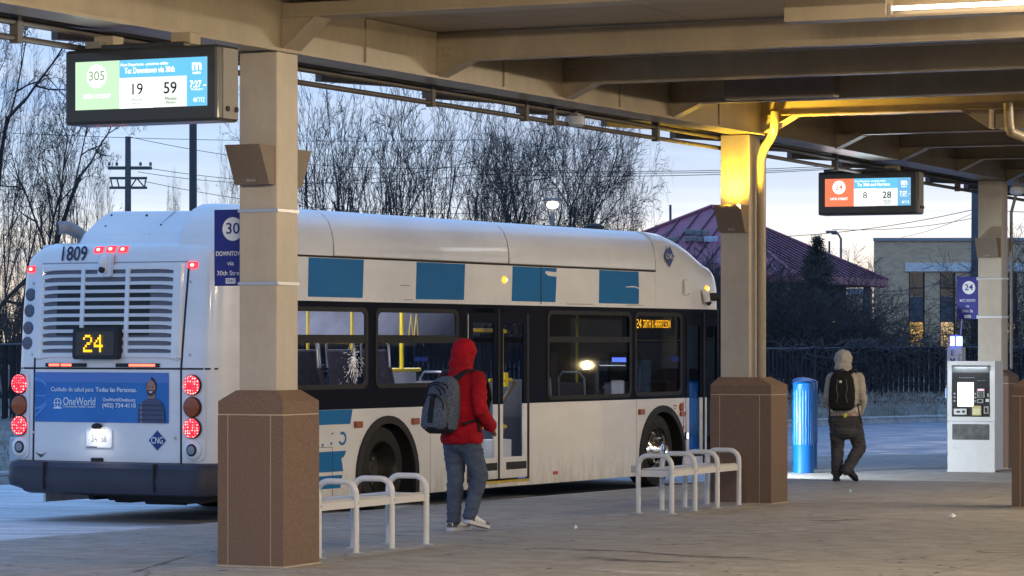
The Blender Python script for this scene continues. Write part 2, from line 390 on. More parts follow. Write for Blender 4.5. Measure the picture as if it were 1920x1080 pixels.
# frosted grass tufts and fallen leaves: too many to count
rng = np.random.default_rng(5)
def scatter(n, smax, tmin, tmax, segs):
    out = []
    for _ in range(n):
        i = segs[rng.integers(len(segs))]; f = rng.random(); t = tmin + (tmax - tmin) * rng.random()
        p = VE[i].lerp(VE[i + 1], f).lerp(FE[i].lerp(FE[i + 1], f), t); out.append((p.x, p.y, vz(t) + .05 * noise.noise((p.x * .9, p.y * .9, 0))))
    return np.array(out)
P = scatter(26000, 1, .04, .98, [2, 3, 4, 5, 6, 7, 4, 5, 6, 1]); n = len(P)
a = rng.random(n) * 6.28; h = .05 + .09 * rng.random(n); w = .012
V = np.zeros((n, 3, 3)); V[:, 0] = P + np.stack([np.cos(a) * w, np.sin(a) * w, np.zeros(n) - .02], 1); V[:, 1] = P - np.stack([np.cos(a) * w, np.sin(a) * w, np.zeros(n) + .02], 1)
V[:, 2] = P + np.stack([rng.normal(0, .04, n), rng.normal(0, .04, n), h], 1)
me = np_mesh('grass', V.reshape(-1, 3), np.arange(3 * n).reshape(-1, 3), M('grass_blade', (.42, .40, .37), .9, c2=(.22, .19, .14), vscale=1.5)); o = put('grass', me, kind='stuff'); tag(o, 'frosty short grass on the strip below the dark fence', 'grass')
P = scatter(5000, 1, .45, 1.0, [4, 5, 6, 7]); P[:, 2] += .03; n = len(P); a = rng.random(n) * 6.28; w = .035 + .03 * rng.random(n)
ux = np.stack([np.cos(a) * w, np.sin(a) * w, rng.normal(0, .02, n)], 1); uy = np.stack([-np.sin(a) * w * .6, np.cos(a) * w * .6, rng.normal(0, .025, n)], 1)
V = np.stack([P - ux, P - uy, P + ux, P + uy], 1)
me = np_mesh('leaf_litter', V.reshape(-1, 3), np.arange(4 * n).reshape(-1, 4), M('dead_leaf', (.16, .085, .05), .8, var=.4, vscale=2)); o = put('leaf_litter', me, kind='stuff'); tag(o, 'brown fallen leaves blown against the foot of the fence', 'leaves')

# ------------------------------------------------------------------ canopy
m_steel = M('beige_painted_steel', (.31, .258, .185), .34, var=.07, vscale=3, bump=.03, bscale=30)
def weather(m, amt=.35, sc=1.6, st=(1, 1, .35), fine=14):
    t = m.node_tree; b = t.nodes['Principled BSDF']; src = b.inputs['Base Color'].links[0].from_socket if b.inputs['Base Color'].links else None
    tcn = t.nodes.new('ShaderNodeTexCoord'); mpn = t.nodes.new('ShaderNodeMapping'); mpn.inputs['Scale'].default_value = st; t.links.new(tcn.outputs['Object'], mpn.inputs[0]); last = src
    for s_, p0, p1, k in ((sc, .38, .62, amt), (fine, .45, .75, amt * .5)):
        n = t.nodes.new('ShaderNodeTexNoise'); n.inputs['Scale'].default_value = s_; n.inputs['Detail'].default_value = 8; n.inputs['Roughness'].default_value = .7; t.links.new(mpn.outputs[0], n.inputs['Vector'])
        r = t.nodes.new('ShaderNodeValToRGB'); r.color_ramp.elements[0].position = p0; r.color_ramp.elements[1].position = p1; r.color_ramp.elements[0].color = (1 - k, 1 - k, 1 - k * 1.05, 1); t.links.new(n.outputs['Fac'], r.inputs[0])
        x = t.nodes.new('ShaderNodeMix'); x.data_type = 'RGBA'; x.blend_type = 'MULTIPLY'; x.inputs['Factor'].default_value = 1
        if last: t.links.new(last, x.inputs['A'])
        else: x.inputs['A'].default_value = b.inputs['Base Color'].default_value
        t.links.new(r.outputs[0], x.inputs['B']); last = x.outputs['Result']
    t.links.new(last, b.inputs['Base Color']); return m
weather(m_steel, .16, 2.2)
m_deck = M('canopy_deck', (.31, .26, .195), .5, var=.08, vscale=2)
m_grey = M('grey_painted_trim', (.20, .19, .19), .6, var=.1)
m_pipe = M('conduit_brown', (.06, .05, .045), .55)
can = thing('bus_canopy', 'long beige steel canopy roof with cross beams over the pavement', 'canopy', (C0.x, C0.y, 0), -cA)
def Lc(p):  # world xy -> canopy local (v,u)
    d = Vector(p) - C0; return Vector((d.dot(AV), d.dot(AU)))
C1 = W(0, 10.93); C2 = Vector((6.8, 45.25)); L2 = Lc(C2)
g2 = (L2 - Vector((0, 10.93))).normalized()
MB().beam((0, -10), (0, 11.0), .36, 4.06, 4.452).build('girder', m_steel, can, bevel=.006)
e2 = Vector((0, 11.006)) + g2 * 24
MB().beam((0, 11.006), e2, .352, 4.062, 4.45).build('girder', m_steel, can, bevel=.006)
MB().beam((2.95, 11.02), (2.75, 34), .36, 4.06, 4.45).build('girder', m_steel, can, bevel=.006)
# lower flange lips
for v in (.187,): MB().box(v - .006, v + .03, -10, 10.9, 4.05, 4.075).build('flange', m_steel, can)
def haunch(u, v, s, w=.13, zb=4.06, zt=4.215, rr=.33):
    MB().prism([(0, zb), (0, zt + .01), (rr * s, zt + .01), (rr * s, zt - .004)], (v, u - w / 2, 0), X3, Z3, (0, w, 0)).build('haunch', m_steel, can)
    MB().prism([(0, zb - .012), (rr * s, zt - .016), (rr * s + .012 * s, zt - .002), (0, zb + .004)], (v, u - w / 2 - .025, 0), X3, Z3, (0, w + .05, 0)).build('haunch_plate', m_steel, can)
for u in (2.73, 5.46, 8.2):
    MB().box(.182, 14.4, u - .06, u + .06, 4.216, 4.432).build('cross_beam', m_steel, can, bevel=.004)
    MB().box(.182, 14.4, u - .075, u + .075, 4.20, 4.215).build('flange', m_steel, can)
    haunch(u, .181, 1)
MB().box(.182, 14.4, -.12, .12, 4.336, 4.432).build('portal_beam', m_steel, can, bevel=.004)
MB().box(.182, 14.4, -.15, .15, 4.32, 4.335).build('flange', m_steel, can)
haunch(0, .181, 1, .24, 4.06, 4.33, .3)
MB().box(.182, 14.4, 10.83, 11.03, 4.266, 4.432).build('portal_beam', m_steel, can, bevel=.004)
MB().box(.182, 14.4, 10.81, 11.05, 4.25, 4.265).build('flange', m_steel, can)
haunch(10.93, .181, 1, .2, 4.06, 4.26, .36); haunch(10.93, 2.76, -1, .2, 4.06, 4.26, .3)
for k in range(1, 8):
    u = 10.93 + 2.73 * k; vx = g2.x / g2.y * (u - 10.93); vr = 2.95 - .2 * (u - 11) / 23 - .185
    MB().box(vx + .18, vr, u - .06, u + .06, 4.226, 4.432).build('cross_beam', m_steel, can, bevel=.004)
    MB().box(vx + .18, vr, u - .075, u + .075, 4.21, 4.225).build('flange', m_steel, can)
    haunch(u, vx + .179, 1); haunch(u, vr + .001, -1)
    MB().box(vr + .37, 9.4, u - .06, u + .06, 4.226, 4.432).build('cross_beam', m_steel, can)
# bolt heads on the beam ends and girder
bt = MB()
for u in (2.73, 5.46, 8.2):
    for z in (4.25, 4.31, 4.37):
        for v in (.23, .29): bt.lathe([(.014, u - .061), (.014, u - .072), (.002, u - .073)], (v, 0, z), 6, 'y')
for k in range(1, 6):
    u = 10.93 + 2.73 * k; vx = g2.x / g2.y * (u - 10.93)
    for z in (4.26, 4.36): bt.lathe([(.014, u - .061), (.014, u - .072), (.002, u - .073)], (vx + .25, 0, z), 6, 'y')
bt.build('beam_bolts', M('bolt_head', (.30, .25, .18), .4, .4), can, kind='stuff')
for u in (1.36, 4.1, 6.83, 9.56): MB().box(.180, .196, u - .05, u + .05, 4.075, 4.44).build('stiffener', m_steel, can)
# deck panels
uu = [-8.2 - 2.73 + 2.73 * k for k in range(0, 17)]
for k in range(16):
    vv = [-1.4, -.02] + [.9 + 1.72 * q for q in range(0, 9)]
    for a, b in zip(vv[:-1], vv[1:]):
        MB().box(a + .006, b - .006, uu[k] + .006, uu[k + 1] - .006, 4.454, 4.5).build('deck_panel', m_deck, can)
MB().box(-2.7, 16, -10.95, 32.8, 4.502, 4.62).build('widened_roof_slab', m_grey, can)  # deck roof, widened out of view past the eave to block sky light
# saw-tooth eave boards outside the girder
for k in range(-6, 12):
    u0 = 3.465 + 2.2 * k; off = 0 if u0 < 10 else g2.x / g2.y * (u0 - 10.93)
    a = Vector((-1.4 + off, u0)); b = a + Vector((math.sin(R(23.4)), math.cos(R(23.4)))) * 2.75
    MB().beam(a, b, .09, 4.14, 4.45).build('eave_board', m_grey, can)
# conduits and hangers
for z, r in ((4.035, .026), (3.92, .023)):
    MB().tube([(-.33, -10, z), (-.33, 10.9, z), (-.33 + g2.x / g2.y * 22, 33, z)], r).build('conduit', m_pipe, can, smooth=50)
for u in (-7.5, -3.1, -.75, 3.6, 5.65, 6.3, 9.0, 12.4, 15.2, 18.2, 21):
    v = -.33 + (g2.x / g2.y * (u - 10.93) if u > 10.93 else 0)
    MB().box(v - .035, v + .035, u - .03, u + .03, 3.885, 4.14).build('conduit_hanger', M('hanger_brown', (.09, .08, .075), .6), can)
# pillars
m_shaft = weather(M('pillar_paint', (.47, .415, .345), .45, var=.05, vscale=3, bump=.03, bscale=30), .14, 2.0)
m_stone = M('brown_cast_stone', (.165, .105, .075), .8, var=.3, vscale=90, bump=.25, bscale=120, detail=2)
m_joint = M('pale_joint', (.42, .36, .27), .9)
def pillar(c, a, b, label, sx=0., rot=cA, zj=1.19, zt=1.30, zc=1.385, top=4.058, fr=.155):
    t = thing('pillar', label, 'pillar', (c.x, c.y, 0), -rot, 'canopy pillars')
    MB().box(sx - .172, sx + .172, -.172, .172, zc - .01, top).build('shaft', m_shaft, t, bevel=.012)
    ha, hb = a / 2, b / 2
    base = MB().box(-ha + .003, ha - .003, -hb + .003, hb - .003, 0, zt - .02).build('plinth', m_joint, t)
    MB().loft([[(-ha, -hb, zj + .008), (ha, -hb, zj + .008), (ha, hb, zj + .008), (-ha, hb, zj + .008)], [(-ha, -hb, zt), (ha, -hb, zt), (ha, hb, zt), (-ha, hb, zt)],
               [(sx - .19, -.19, zc), (sx + .19 + (.1 if a > .65 else 0), -.19, zc), (sx + .19 + (.1 if a > .65 else 0), .19, zc), (sx - .19, .19, zc)]]).build('cap_stone', m_stone, t, bevel=.006)
    g = .004
    for s in (-1, 1):
        e = -ha; 
        for f0, f1 in ((0, fr), (fr, .81), (.81, 1)):
            MB().box(-ha + a * f0 + (g if f0 else 0), -ha + a * f1 - (g if f1 < 1 else 0), s * hb - (0 if s > 0 else 0), s * (hb - .002), .012, zj).build('stone_panel', m_stone, base)
        MB().box(s * ha, s * (ha - .002), -hb + .0025, hb - .0025, .012, zj).build('stone_panel', m_stone, base)
    MB().box(-ha - .012, ha + .012, -hb - .012, hb + .012, 0, .01).build('grout', m_joint, base)
    return t
p1 = pillar(C0, .585, .60, 'beige steel pillar with brown stone base in front of the bus tail')
p2 = pillar(C1, .712, .53, 'beige pillar with brown stone base and downpipe beside the bus nose', sx=-.10)
p3 = pillar(C2, .60, .60, 'beige pillar standing behind the ticket machine', rot=R(22.9))
p4 = pillar(Vector((5.73, 34.3)), .60, .60, 'pillar whose brown stone base is cut by the picture edge', sx=0)
# downpipes
def downpipe(name, pts, label):
    o = MB().tube(pts, .052, 12).build(name, m_steel, smooth=50); return tag(o, label, 'downpipe', 'rain downpipes')
q = W(.155, 10.90); q2 = W(.36, 10.80)
def arc(p0, p1, p2, n=8): return [Vector(p0) * (1 - t) ** 2 + Vector(p1) * 2 * t * (1 - t) + Vector(p2) * t * t for t in [i / n for i in range(n + 1)]]
downpipe('downpipe', [(q.x, q.y, 1.37), (q.x, q.y, 3.74)] + arc((q.x, q.y, 3.74), (q.x, q.y, 3.88), (q.x + .09, q.y - .05, 4.0))[1:] + arc((q.x + .12, q.y - .06, 4.06), (q2.x, q2.y, 4.14), (q2.x, q2.y, 4.3))[0:], 'beige downpipe bending down beside the lit pillar')
q = W(3.37, 11.25); q3 = W(3.0, 10.72)
downpipe('downpipe', [(q.x, q.y, 1.37), (q.x, q.y, 3.6)] + arc((q.x, q.y, 3.6), (q.x, q.y, 3.75), (q.x - .06, q.y, 3.85))[1:] + arc((q3.x + .02, q3.y, 4.0), (q3.x, q3.y, 4.1), (q3.x, q3.y, 4.3)), 'beige downpipe curving out of the picture at the canopy edge')
# wall lights on the pillars (wedge boxes)
m_sconce = M('brown_fixture', (.155, .118, .09), .55, var=.08)
def sconce(c, side, z0, z1, lit, label, rot=cA, w=.31):
    t = thing('wall_light', label, 'wall light', (c.x, c.y, 0), -rot, 'wedge shaped pillar lights'); s = side; h = w / 2
    a = .173; tp = a + .26; bt = a + .10
    A = [(-h, s * a, z0), (h, s * a, z0), (h, s * bt, z0), (-h, s * bt, z0), (-h, s * a, z1), (h, s * a, z1), (h, s * tp, z1), (-h, s * tp, z1)]
    # open-topped wedge: four thin walls and a floor
    th = .008; mb = MB()
    mb.hexa([(-h, s * bt, z0), (h, s * bt, z0), (h, s * (bt - th), z0), (-h, s * (bt - th), z0), (-h, s * tp, z1), (h, s * tp, z1), (h, s * (tp - th), z1), (-h, s * (tp - th), z1)])
    for e in (-1, 1):
        mb.hexa([(e * h, s * a, z0), (e * (h - th), s * a, z0), (e * (h - th), s * (bt - th), z0), (e * h, s * (bt - th), z0), (e * h, s * a, z1), (e * (h - th), s * a, z1), (e * (h - th), s * (tp - th), z1), (e * h, s * (tp - th), z1)])
    mb.box(-h, h, min(s * a, s * bt), max(s * a, s * bt), z0 - .006, z0)
    mb.build('housing', m_sconce, t)
    MB().box(-.04, .04, min(s * (a + .06), s * (a + .12)), max(s * (a + .06), s * (a + .12)), z0 + .01, z0 + .09).build('lamp_holder', m_grey, t)
    if lit:
        MB().ell((0, s * (a + .09), z0 + .15), (.035, .035, .055)).build('bulb', EM('warm_bulb', (1, .55, .06), 60), t, smooth=60)
        l = light('sconce_spot', 'SPOT', 135, (1, .62, .05), (0, s * (a + .22), z1 - .02), t, spot_size=R(150), spot_blend=.9, shadow_soft_size=.06); aim(l, (0, 0, 1))
        l = light('sconce_spot', 'SPOT', 1250, (1, .62, .06), (.13, s * (a + .24), z1 - .02), t, spot_size=R(84), spot_blend=1, shadow_soft_size=.06); aim(l, (.85, .24, 1))  # second spot added without a bulb, to yellow the portal beam
    return t
sconce(C0, -1, 3.01, 3.31, False, 'unlit brown wedge light on the pillar in front of the bus tail')
sconce(C0, 1, 3.01, 3.30, False, 'unlit wedge light jutting from the far face of the nearest pillar')
sc2 = W(-.10, 10.93)
sconce(sc2, -1, 2.985, 3.275, True, 'lit wedge light glowing bright yellow on the pillar')
sconce(C2, -1, 2.97, 3.24, False, 'unlit wedge light on the pillar behind the ticket machine', rot=R(22.9))
sconce(C2, 1, 2.97, 3.24, False, 'wedge light on the far face of the pillar behind the ticket machine', rot=R(22.9))
# strip lights under the deck
m_tube = EM('warm_tube', (1, .82, .58), 8)
def strip(v0, v1, u, lit, label, power=0, tilt=None, end=.0, z0=4.17):
    t = thing('strip_light', label, 'strip light', (*W(v0, u), 0), -cA, 'strip lights under the canopy'); L = v1 - v0
    if lit:
        MB().box(0, end, -.10, .12, z0, 4.452).build('end_box', m_steel, t, bevel=.004)
        MB().box(end, L, -.10, .12, z0, z0 + .018).build('tray', m_steel, t)
        MB().box(end, L, .10, .12, z0 + .019, 4.452).build('back_plate', m_steel, t)
        MB().tube([(end + .03, -.03, z0 + .075), (L - .03, -.03, z0 + .075)], .017, 10).build('lamp_tube', m_tube, t, smooth=50)
        for x in (end + .015, L - .015): MB().box(x - .012, x + .012, -.055, -.005, z0 + .019, z0 + .11).build('tube_socket', m_grey, t)
    else:
        MB().box(0, L, -.10, .10, z0 + .03, 4.452).build('housing', m_sconce, t, bevel=.006); MB().box(.01, L - .01, -.085, .085, z0 + .018, z0 + .029).build('diffuser', M('dim_diffuser', (.25, .22, .17), .5), t)
    if power:
        l = light('tube_light', 'AREA', power, (1, .80, .55), (L / 2 + end / 2, -.03, z0 - .02), t, shape='RECTANGLE', size=L - end, size_y=.12)
        aim(l, tilt)
    return t
strip(3.95, 8.4, 1.15, True, 'lit strip light in a beige tray under the canopy roof', 100, (-1, .3, -.6), .82, z0=4.235)
strip(3.0, 7.0, -6.5, True, 'added unseen strip light over the near pavement', 400, (-.6, 1, -.7), .2)  # added out of view to light the pillar fronts
strip(9.6, 13.8, 1.15, True, 'added unseen strip light in the same row as the lit tray, out past the picture edge', 150, (-1, .25, -.45), .2)  # unseen, added to strengthen the light on the bus side
strip(4.4, 8.4, 12.1, True, 'added unseen strip light just past the lit pillar over the open pavement', 230, (-1, -.25, -.6), .2)  # unseen, added beyond the portal to light the far beams and bus
strip(9.8, 13.8, 12.1, True, 'added unseen strip light far along the canopy out past the picture edge', 200, (-1, .0, -.45), .2)  # out of view, added for more light from the far side
strip(4.6, 8.4, 17.4, True, 'added unseen strip light under the canopy by the ticket machine', 110, (-.5, .1, -1), .2)  # unseen, added to light the ticket machine and the ground there
strip(.95, 2.1, 7.75, False, 'unlit dark box light under the canopy before the lit pillar')

# stains and salt marks on the pavement, thin films with soft ragged edges
def film(name, c, thr):
    m = bpy.data.materials.new(name); m.use_nodes = True; t = m.node_tree; b = t.nodes['Principled BSDF']; b.inputs['Base Color'].default_value = (*c, 1); b.inputs['Roughness'].default_value = .8; b.inputs['Specular IOR Level'].default_value = .2
    tcn = t.nodes.new('ShaderNodeTexCoord'); n = t.nodes.new('ShaderNodeTexNoise'); n.inputs['Scale'].default_value = 5; n.inputs['Detail'].default_value = 8; n.inputs['Roughness'].default_value = .7; t.links.new(tcn.outputs['Object'], n.inputs['Vector'])
    at = t.nodes.new('ShaderNodeAttribute'); at.attribute_name = 'edge'
    mm = t.nodes.new('ShaderNodeMath'); mm.operation = 'MULTIPLY'; t.links.new(n.outputs['Fac'], mm.inputs[0]); t.links.new(at.outputs['Fac'], mm.inputs[1])
    r = t.nodes.new('ShaderNodeValToRGB'); r.color_ramp.elements[0].position = thr; r.color_ramp.elements[1].position = thr + .40; r.color_ramp.elements[1].color = (.65, .65, .65, 1); t.links.new(mm.outputs[0], r.inputs[0])
    t.links.new(r.outputs[0], b.inputs['Alpha']); return m
m_oil = film('oil_film', (.10, .092, .082), .20); m_salt = film('salt_film', (.62, .62, .64), .22)
def patch(name, pts, w, m, z=.003):
    """a ragged ribbon along pts (x,y), solid in the middle and fading to its edge"""
    P_ = [Vector(p) for p in pts]; V, F, E = [], [], []; n = len(P_) - 1; K = 10; rows = []
    for i in range(n):
        for k in range(K): rows.append(P_[i].lerp(P_[i + 1], k / K))
    rows.append(P_[-1])
    for i, p in enumerate(rows):
        d = (rows[min(i + 1, len(rows) - 1)] - rows[max(i - 1, 0)]).normalized(); nn = Vector((-d.y, d.x)); e = min(1, 4 * min(i, len(rows) - 1 - i) / len(rows)); ww = w * (.7 + .5 * noise.noise((p.x * 1.7, p.y * 1.7, 3)))
        for j in (-1, -.5, 0, .5, 1): q = p + nn * ww * j; V.append((q.x, q.y, z)); E.append((1 - abs(j) ** 2) * e)
    for i in range(len(rows) - 1):
        for j in range(4): F.append((i * 5 + j, i * 5 + j + 1, i * 5 + j + 6, i * 5 + j + 5))
    me = bpy.data.meshes.new(name); me.from_pydata(V, [], F); at = me.attributes.new('edge', 'FLOAT', 'POINT'); at.data.foreach_set('value', E); me.materials.append(m); return put(name, me, kind='structure')
def GP(px, py): Y = 10500 / (py - 645); return ((px - 960) * Y / 6000, Y)
patch('oil_stain', [GP(900, 1026), GP(1060, 1030), GP(1180, 1034), GP(1290, 1043), GP(1420, 1047), GP(1570, 1063)], .20, m_oil); patch('oil_stain', [GP(1040, 1041), GP(1180, 1052), GP(1330, 1056)], .22, m_oil, .0035)
patch('oil_stain', [GP(1490, 975), GP(1560, 977), GP(1650, 972)], .16, m_oil); patch('oil_stain', [GP(1820, 1035), GP(1870, 1037), GP(1930, 1036)], .14, m_oil); patch('oil_stain', [GP(215, 1085), GP(300, 1058), GP(380, 1035)], .07, m_oil, .004); patch('oil_stain', [GP(620, 1000), GP(720, 1004), GP(790, 1006)], .10, m_oil)
patch('salt_mark', [GP(390, 1066), GP(470, 1068), GP(560, 1072), GP(630, 1062)], .28, m_salt); patch('salt_mark', [GP(600, 1040), GP(680, 1042), GP(760, 1030), GP(830, 1022)], .35, m_salt, .0045); patch('salt_mark', [GP(1180, 966), GP(1280, 968), GP(1390, 952), GP(1500, 947)], .35, m_salt); patch('salt_mark', [GP(1240, 990), GP(1400, 1000), GP(1560, 994)], .25, m_salt, .0045); patch('salt_mark', [GP(1690, 968), GP(1800, 962), GP(1900, 958)], .3, m_salt); patch('salt_mark', [GP(1040, 1062), GP(1200, 1075), GP(1400, 1080)], .3, m_salt)
# chewing-gum spots and grit
rng = np.random.default_rng(4); gm = MB()
for _ in range(420):
    px, py = rng.uniform(-20, 1940), 900 + 200 * rng.random() ** 1.0; x, y = GP(px, py); r = .008 + .02 * rng.random() ** 2
    if (Vector((x, y)) - k0).dot(kn) < .2: continue
    gm.add([(x + r * math.cos(a) * (1 + .2 * rng.random()), y + r * 1.3 * math.sin(a), .0025) for a in [6.283 * k / 7 for k in range(7)]], [tuple(range(7))])
o = gm.build('gum_spots', M('gum', (.07, .065, .06), .8), fix=False, kind='stuff'); tag(o, 'dark gum spots trodden into the pavement', 'gum spots')
# ------------------------------------------------------------------ the bus (local: x to its right side, y forward, z up from the road)
bA = R(29)
m_white = M('bus_white_paint', (.74, .73, .72), .30, var=.06, vscale=1.2, coat=.4, stretch=(1, 1, 2.5), bump=.10, bscale=1.1)
def road_grime(m):
    t = m.node_tree; b = t.nodes['Principled BSDF']; src = b.inputs['Base Color'].links[0].from_socket
    tcn = t.nodes.new('ShaderNodeTexCoord'); mpn = t.nodes.new('ShaderNodeMapping'); mpn.inputs['Scale'].default_value = (1, 2.2, .55); t.links.new(tcn.outputs['Object'], mpn.inputs[0])
    n = t.nodes.new('ShaderNodeTexNoise'); n.inputs['Scale'].default_value = 3.2; n.inputs['Detail'].default_value = 9; n.inputs['Roughness'].default_value = .72; t.links.new(mpn.outputs[0], n.inputs['Vector'])
    sp = t.nodes.new('ShaderNodeSeparateXYZ'); t.links.new(tcn.outputs['Object'], sp.inputs[0])
    zr = t.nodes.new('ShaderNodeMapRange'); zr.inputs['From Min'].default_value = .15; zr.inputs['From Max'].default_value = .75; zr.inputs['To Min'].default_value = .13; zr.inputs['To Max'].default_value = -.12; t.links.new(sp.outputs['Z'], zr.inputs['Value'])
    a = t.nodes.new('ShaderNodeMath'); a.operation = 'ADD'; t.links.new(n.outputs['Fac'], a.inputs[0]); t.links.new(zr.outputs[0], a.inputs[1])
    r = t.nodes.new('ShaderNodeValToRGB'); r.color_ramp.elements[0].position = .52; r.color_ramp.elements[1].position = .98; t.links.new(a.outputs[0], r.inputs[0])
    x = t.nodes.new('ShaderNodeMix'); x.data_type = 'RGBA'; t.links.new(r.outputs[0], x.inputs['Factor']); t.links.new(src, x.inputs['A']); x.inputs['B'].default_value = (.30, .265, .22, 1); t.links.new(x.outputs['Result'], b.inputs['Base Color'])
road_grime(m_white)
m_black = M('bus_black_band', (.007, .009, .018), .45, spec=.03)
m_rub = M('black_rubber', (.018, .018, .018), .75, var=.3, vscale=12)
m_blue = M('blue_vinyl', S(0, 106, 168), .5, var=.06, vscale=3, spec=.25)
m_seam = M('dark_seam', (.02, .02, .022), .8)
m_plast = M('bumper_plastic', (.022, .021, .036), .5, var=.2, vscale=3, bump=.1, bscale=60)
m_alu = M('dull_aluminium', (.5, .5, .5), .4, .8)
m_chrome = M('polished_wheel', (.85, .80, .72), .12, 1.)
m_yel = M('yellow_rail', (.85, .62, .02), .35)
m_dkgl = GLASS('tinted_pane', (.30, .34, .42), .02)
m_clgl = GLASS('bus_pane', (.80, .83, .92), .01)
m_dogl = GLASS('front_door_pane', (.10, .20, .25), .05)
m_marker = EM('red_marker', (1, .04, .06), 2.0); m_mhot = EM('red_marker_hot', (1, .45, .30), 6)
m_amb = M('amber_lens', (.30, .065, .01), .25); m_ambl = EM('amber_lit', (1, .38, .03), 2.2); m_ambh = EM('amber_hot', (1, .7, .25), 5)
m_red = M('red_reflector', (.45, .03, .02), .3)
m_in = M('bus_interior_wall', (.34, .36, .46), .6); m_seat = M('seat_fabric', (.05, .042, .06), .8, var=.3, vscale=14); m_floor = M('bus_floor', (.10, .10, .12), .7)
m_led = EM('amber_lamp_dots', (1, .48, .015), 2.4); m_led2 = EM('amber_lamp_dots_orange', (1, .42, .01), 6)
bus = thing('city_bus', 'white and blue city bus with red tail lamps waiting at the kerb', 'bus', (-3.016, 32.61, RZ), -bA)
BW = -2.57; BL = 12.1; CX = BW / 2
def bp(mb, name, m, par=bus, **kw): return mb.build(name, m, par, **kw)
def arcpts(c, r, zb, n=18): return [(c + r, zb)] + [(c + r * math.cos(R(180 * k / n)), .40 + r * math.sin(R(180 * k / n))) for k in range(n + 1)] + [(c - r, zb)]
RA, FA, AR = 3.36, 10.24, .665
def sidepanel(poly, x0, x1): return MB().prism(poly, (x0, 0, 0), Y3, Z3, (x1 - x0, 0, 0))
zs = .17
for sx in (0, 1):
    x0, x1 = ((-.03, 0) if sx == 0 else (BW, BW + .03))
    if sx == 0:
        bp(sidepanel([(.50, zs), (RA - AR, zs)] + arcpts(RA, AR, zs)[::-1][1:-1] + [(RA + AR, zs), (5.14, zs), (5.14, 1.15), (.50, 1.15)], x0, x1), 'skirt_panel', m_white)
        bp(sidepanel([(6.66, zs), (FA - AR, zs)] + arcpts(FA, AR, zs)[::-1][1:-1] + [(FA + AR, zs), (10.93, zs), (10.93, 1.15), (6.66, 1.15)], x0, x1), 'skirt_panel', m_white)
        band = [(1.0, 1.27), (2.915, 3.145), (4.915, 5.14), (6.66, 7.14), (9.33, 9.47), (10.80, 10.94), (12.0, 12.06)]
        low = [(1.0, 5.14, 1.40), (6.66, 10.94, 1.20)]
    else:
        bp(sidepanel([(.50, zs), (RA - AR, zs)] + arcpts(RA, AR, zs)[::-1][1:-1] + [(RA + AR, zs), (FA - AR, zs)] + arcpts(FA, AR, zs)[::-1][1:-1] + [(FA + AR, zs), (12.0, zs), (12.0, 1.15), (.50, 1.15)], x0, x1), 'skirt_panel', m_white)
        band = [(1.0, 1.27), (2.915, 3.145), (4.915, 5.1), (7.0, 7.16), (9.33, 9.47), (11.3, 12.06)]
        low = [(1.0, 12.06, 1.22)]
    bp(sidepanel([(.5, 1.152), (1.0, 1.152), (1.0, 2.33), (.5, 2.33)], x0, x1), 'rear_quarter_panel', m_white)
    for a, b in band: bp(MB().prism([(a, 1.152), (b, 1.152), (b, 2.328), (a, 2.328)], (x0 + .002, 0, 0), Y3, Z3, (x1 - x0 - .004, 0, 0)), 'window_pillar', m_black)
    for a, b, z in low: bp(MB().prism([(a, 1.153), (b, 1.153), (b, z), (a, z)], (x0 + .003, 0, 0), Y3, Z3, (x1 - x0 - .006, 0, 0)), 'lower_band', m_black)
    mb = MB(); mb.prism([(1.0, 2.225), (12.06, 2.225), (12.06, 2.327), (1.0, 2.327)], (x0 + .003, 0, 0), Y3, Z3, (x1 - x0 - .006, 0, 0))
    bp(mb, 'window_band', m_black)
    bp(sidepanel([(.5, 2.332), (10.05, 2.332), (10.05, 2.80), (.5, 2.80)], x0, x1), 'cantrail_panel', m_white)
    bp(MB().box(x0 - .004 if sx else x1 - .012, x0 + .012 if sx else x1 + .004, .5, 11.9, 2.322, 2.338), 'gutter_trim', m_white)
def window(y0, y1, z0, z1, side=0, div=None, gl=m_clgl, rad=.10):
    x = -.012 if side == 0 else BW + .012; d = .018 if side == 0 else -.018
    fr = bp(ring(MB(), rrect(y0, y1, z0, z1, rad), rrect(y0 + .05, y1 - .05, z0 + .05, z1 - .05, rad * .75), (x, 0, 0), Y3, Z3, (d, 0, 0)), 'window_frame', m_rub)
    if div:
        MB().prism([(y0 + .045, div[0]), (y1 - .045, div[0]), (y1 - .045, div[1]), (y0 + .045, div[1])], (x, 0, 0), Y3, Z3, (d * .9, 0, 0)).build('window_bar', m_rub, fr)
    MB().quad((x - d * .2, y0 + .03, z0 + .03), (x - d * .2, y1 - .03, z0 + .03), (x - d * .2, y1 - .03, z1 - .03), (x - d * .2, y0 + .03, z1 - .03)).build('pane', gl, fr, fix=False)
    return fr
w1 = window(1.23, 2.95, 1.37, 2.26, 0, (1.87, 1.96)); w2 = window(3.11, 4.95, 1.37, 2.26, 0, (1.87, 1.96))
w3 = window(7.10, 9.36, 1.18, 2.27, 0, (1.88, 1.95), m_dkgl); w4 = window(9.45, 10.83, 1.19, 2.27, 0, None, m_dkgl)
MB().box(-.03, .0, 9.5, 10.78, 1.90, 1.915).build('window_bar', m_rub, w4)
for a, b in ((1.23, 2.95), (3.11, 4.95), (5.06, 7.04), (7.12, 9.37), (9.43, 11.34)): window(a, b, 1.20, 2.26, 1, (1.88, 1.95), m_dkgl)
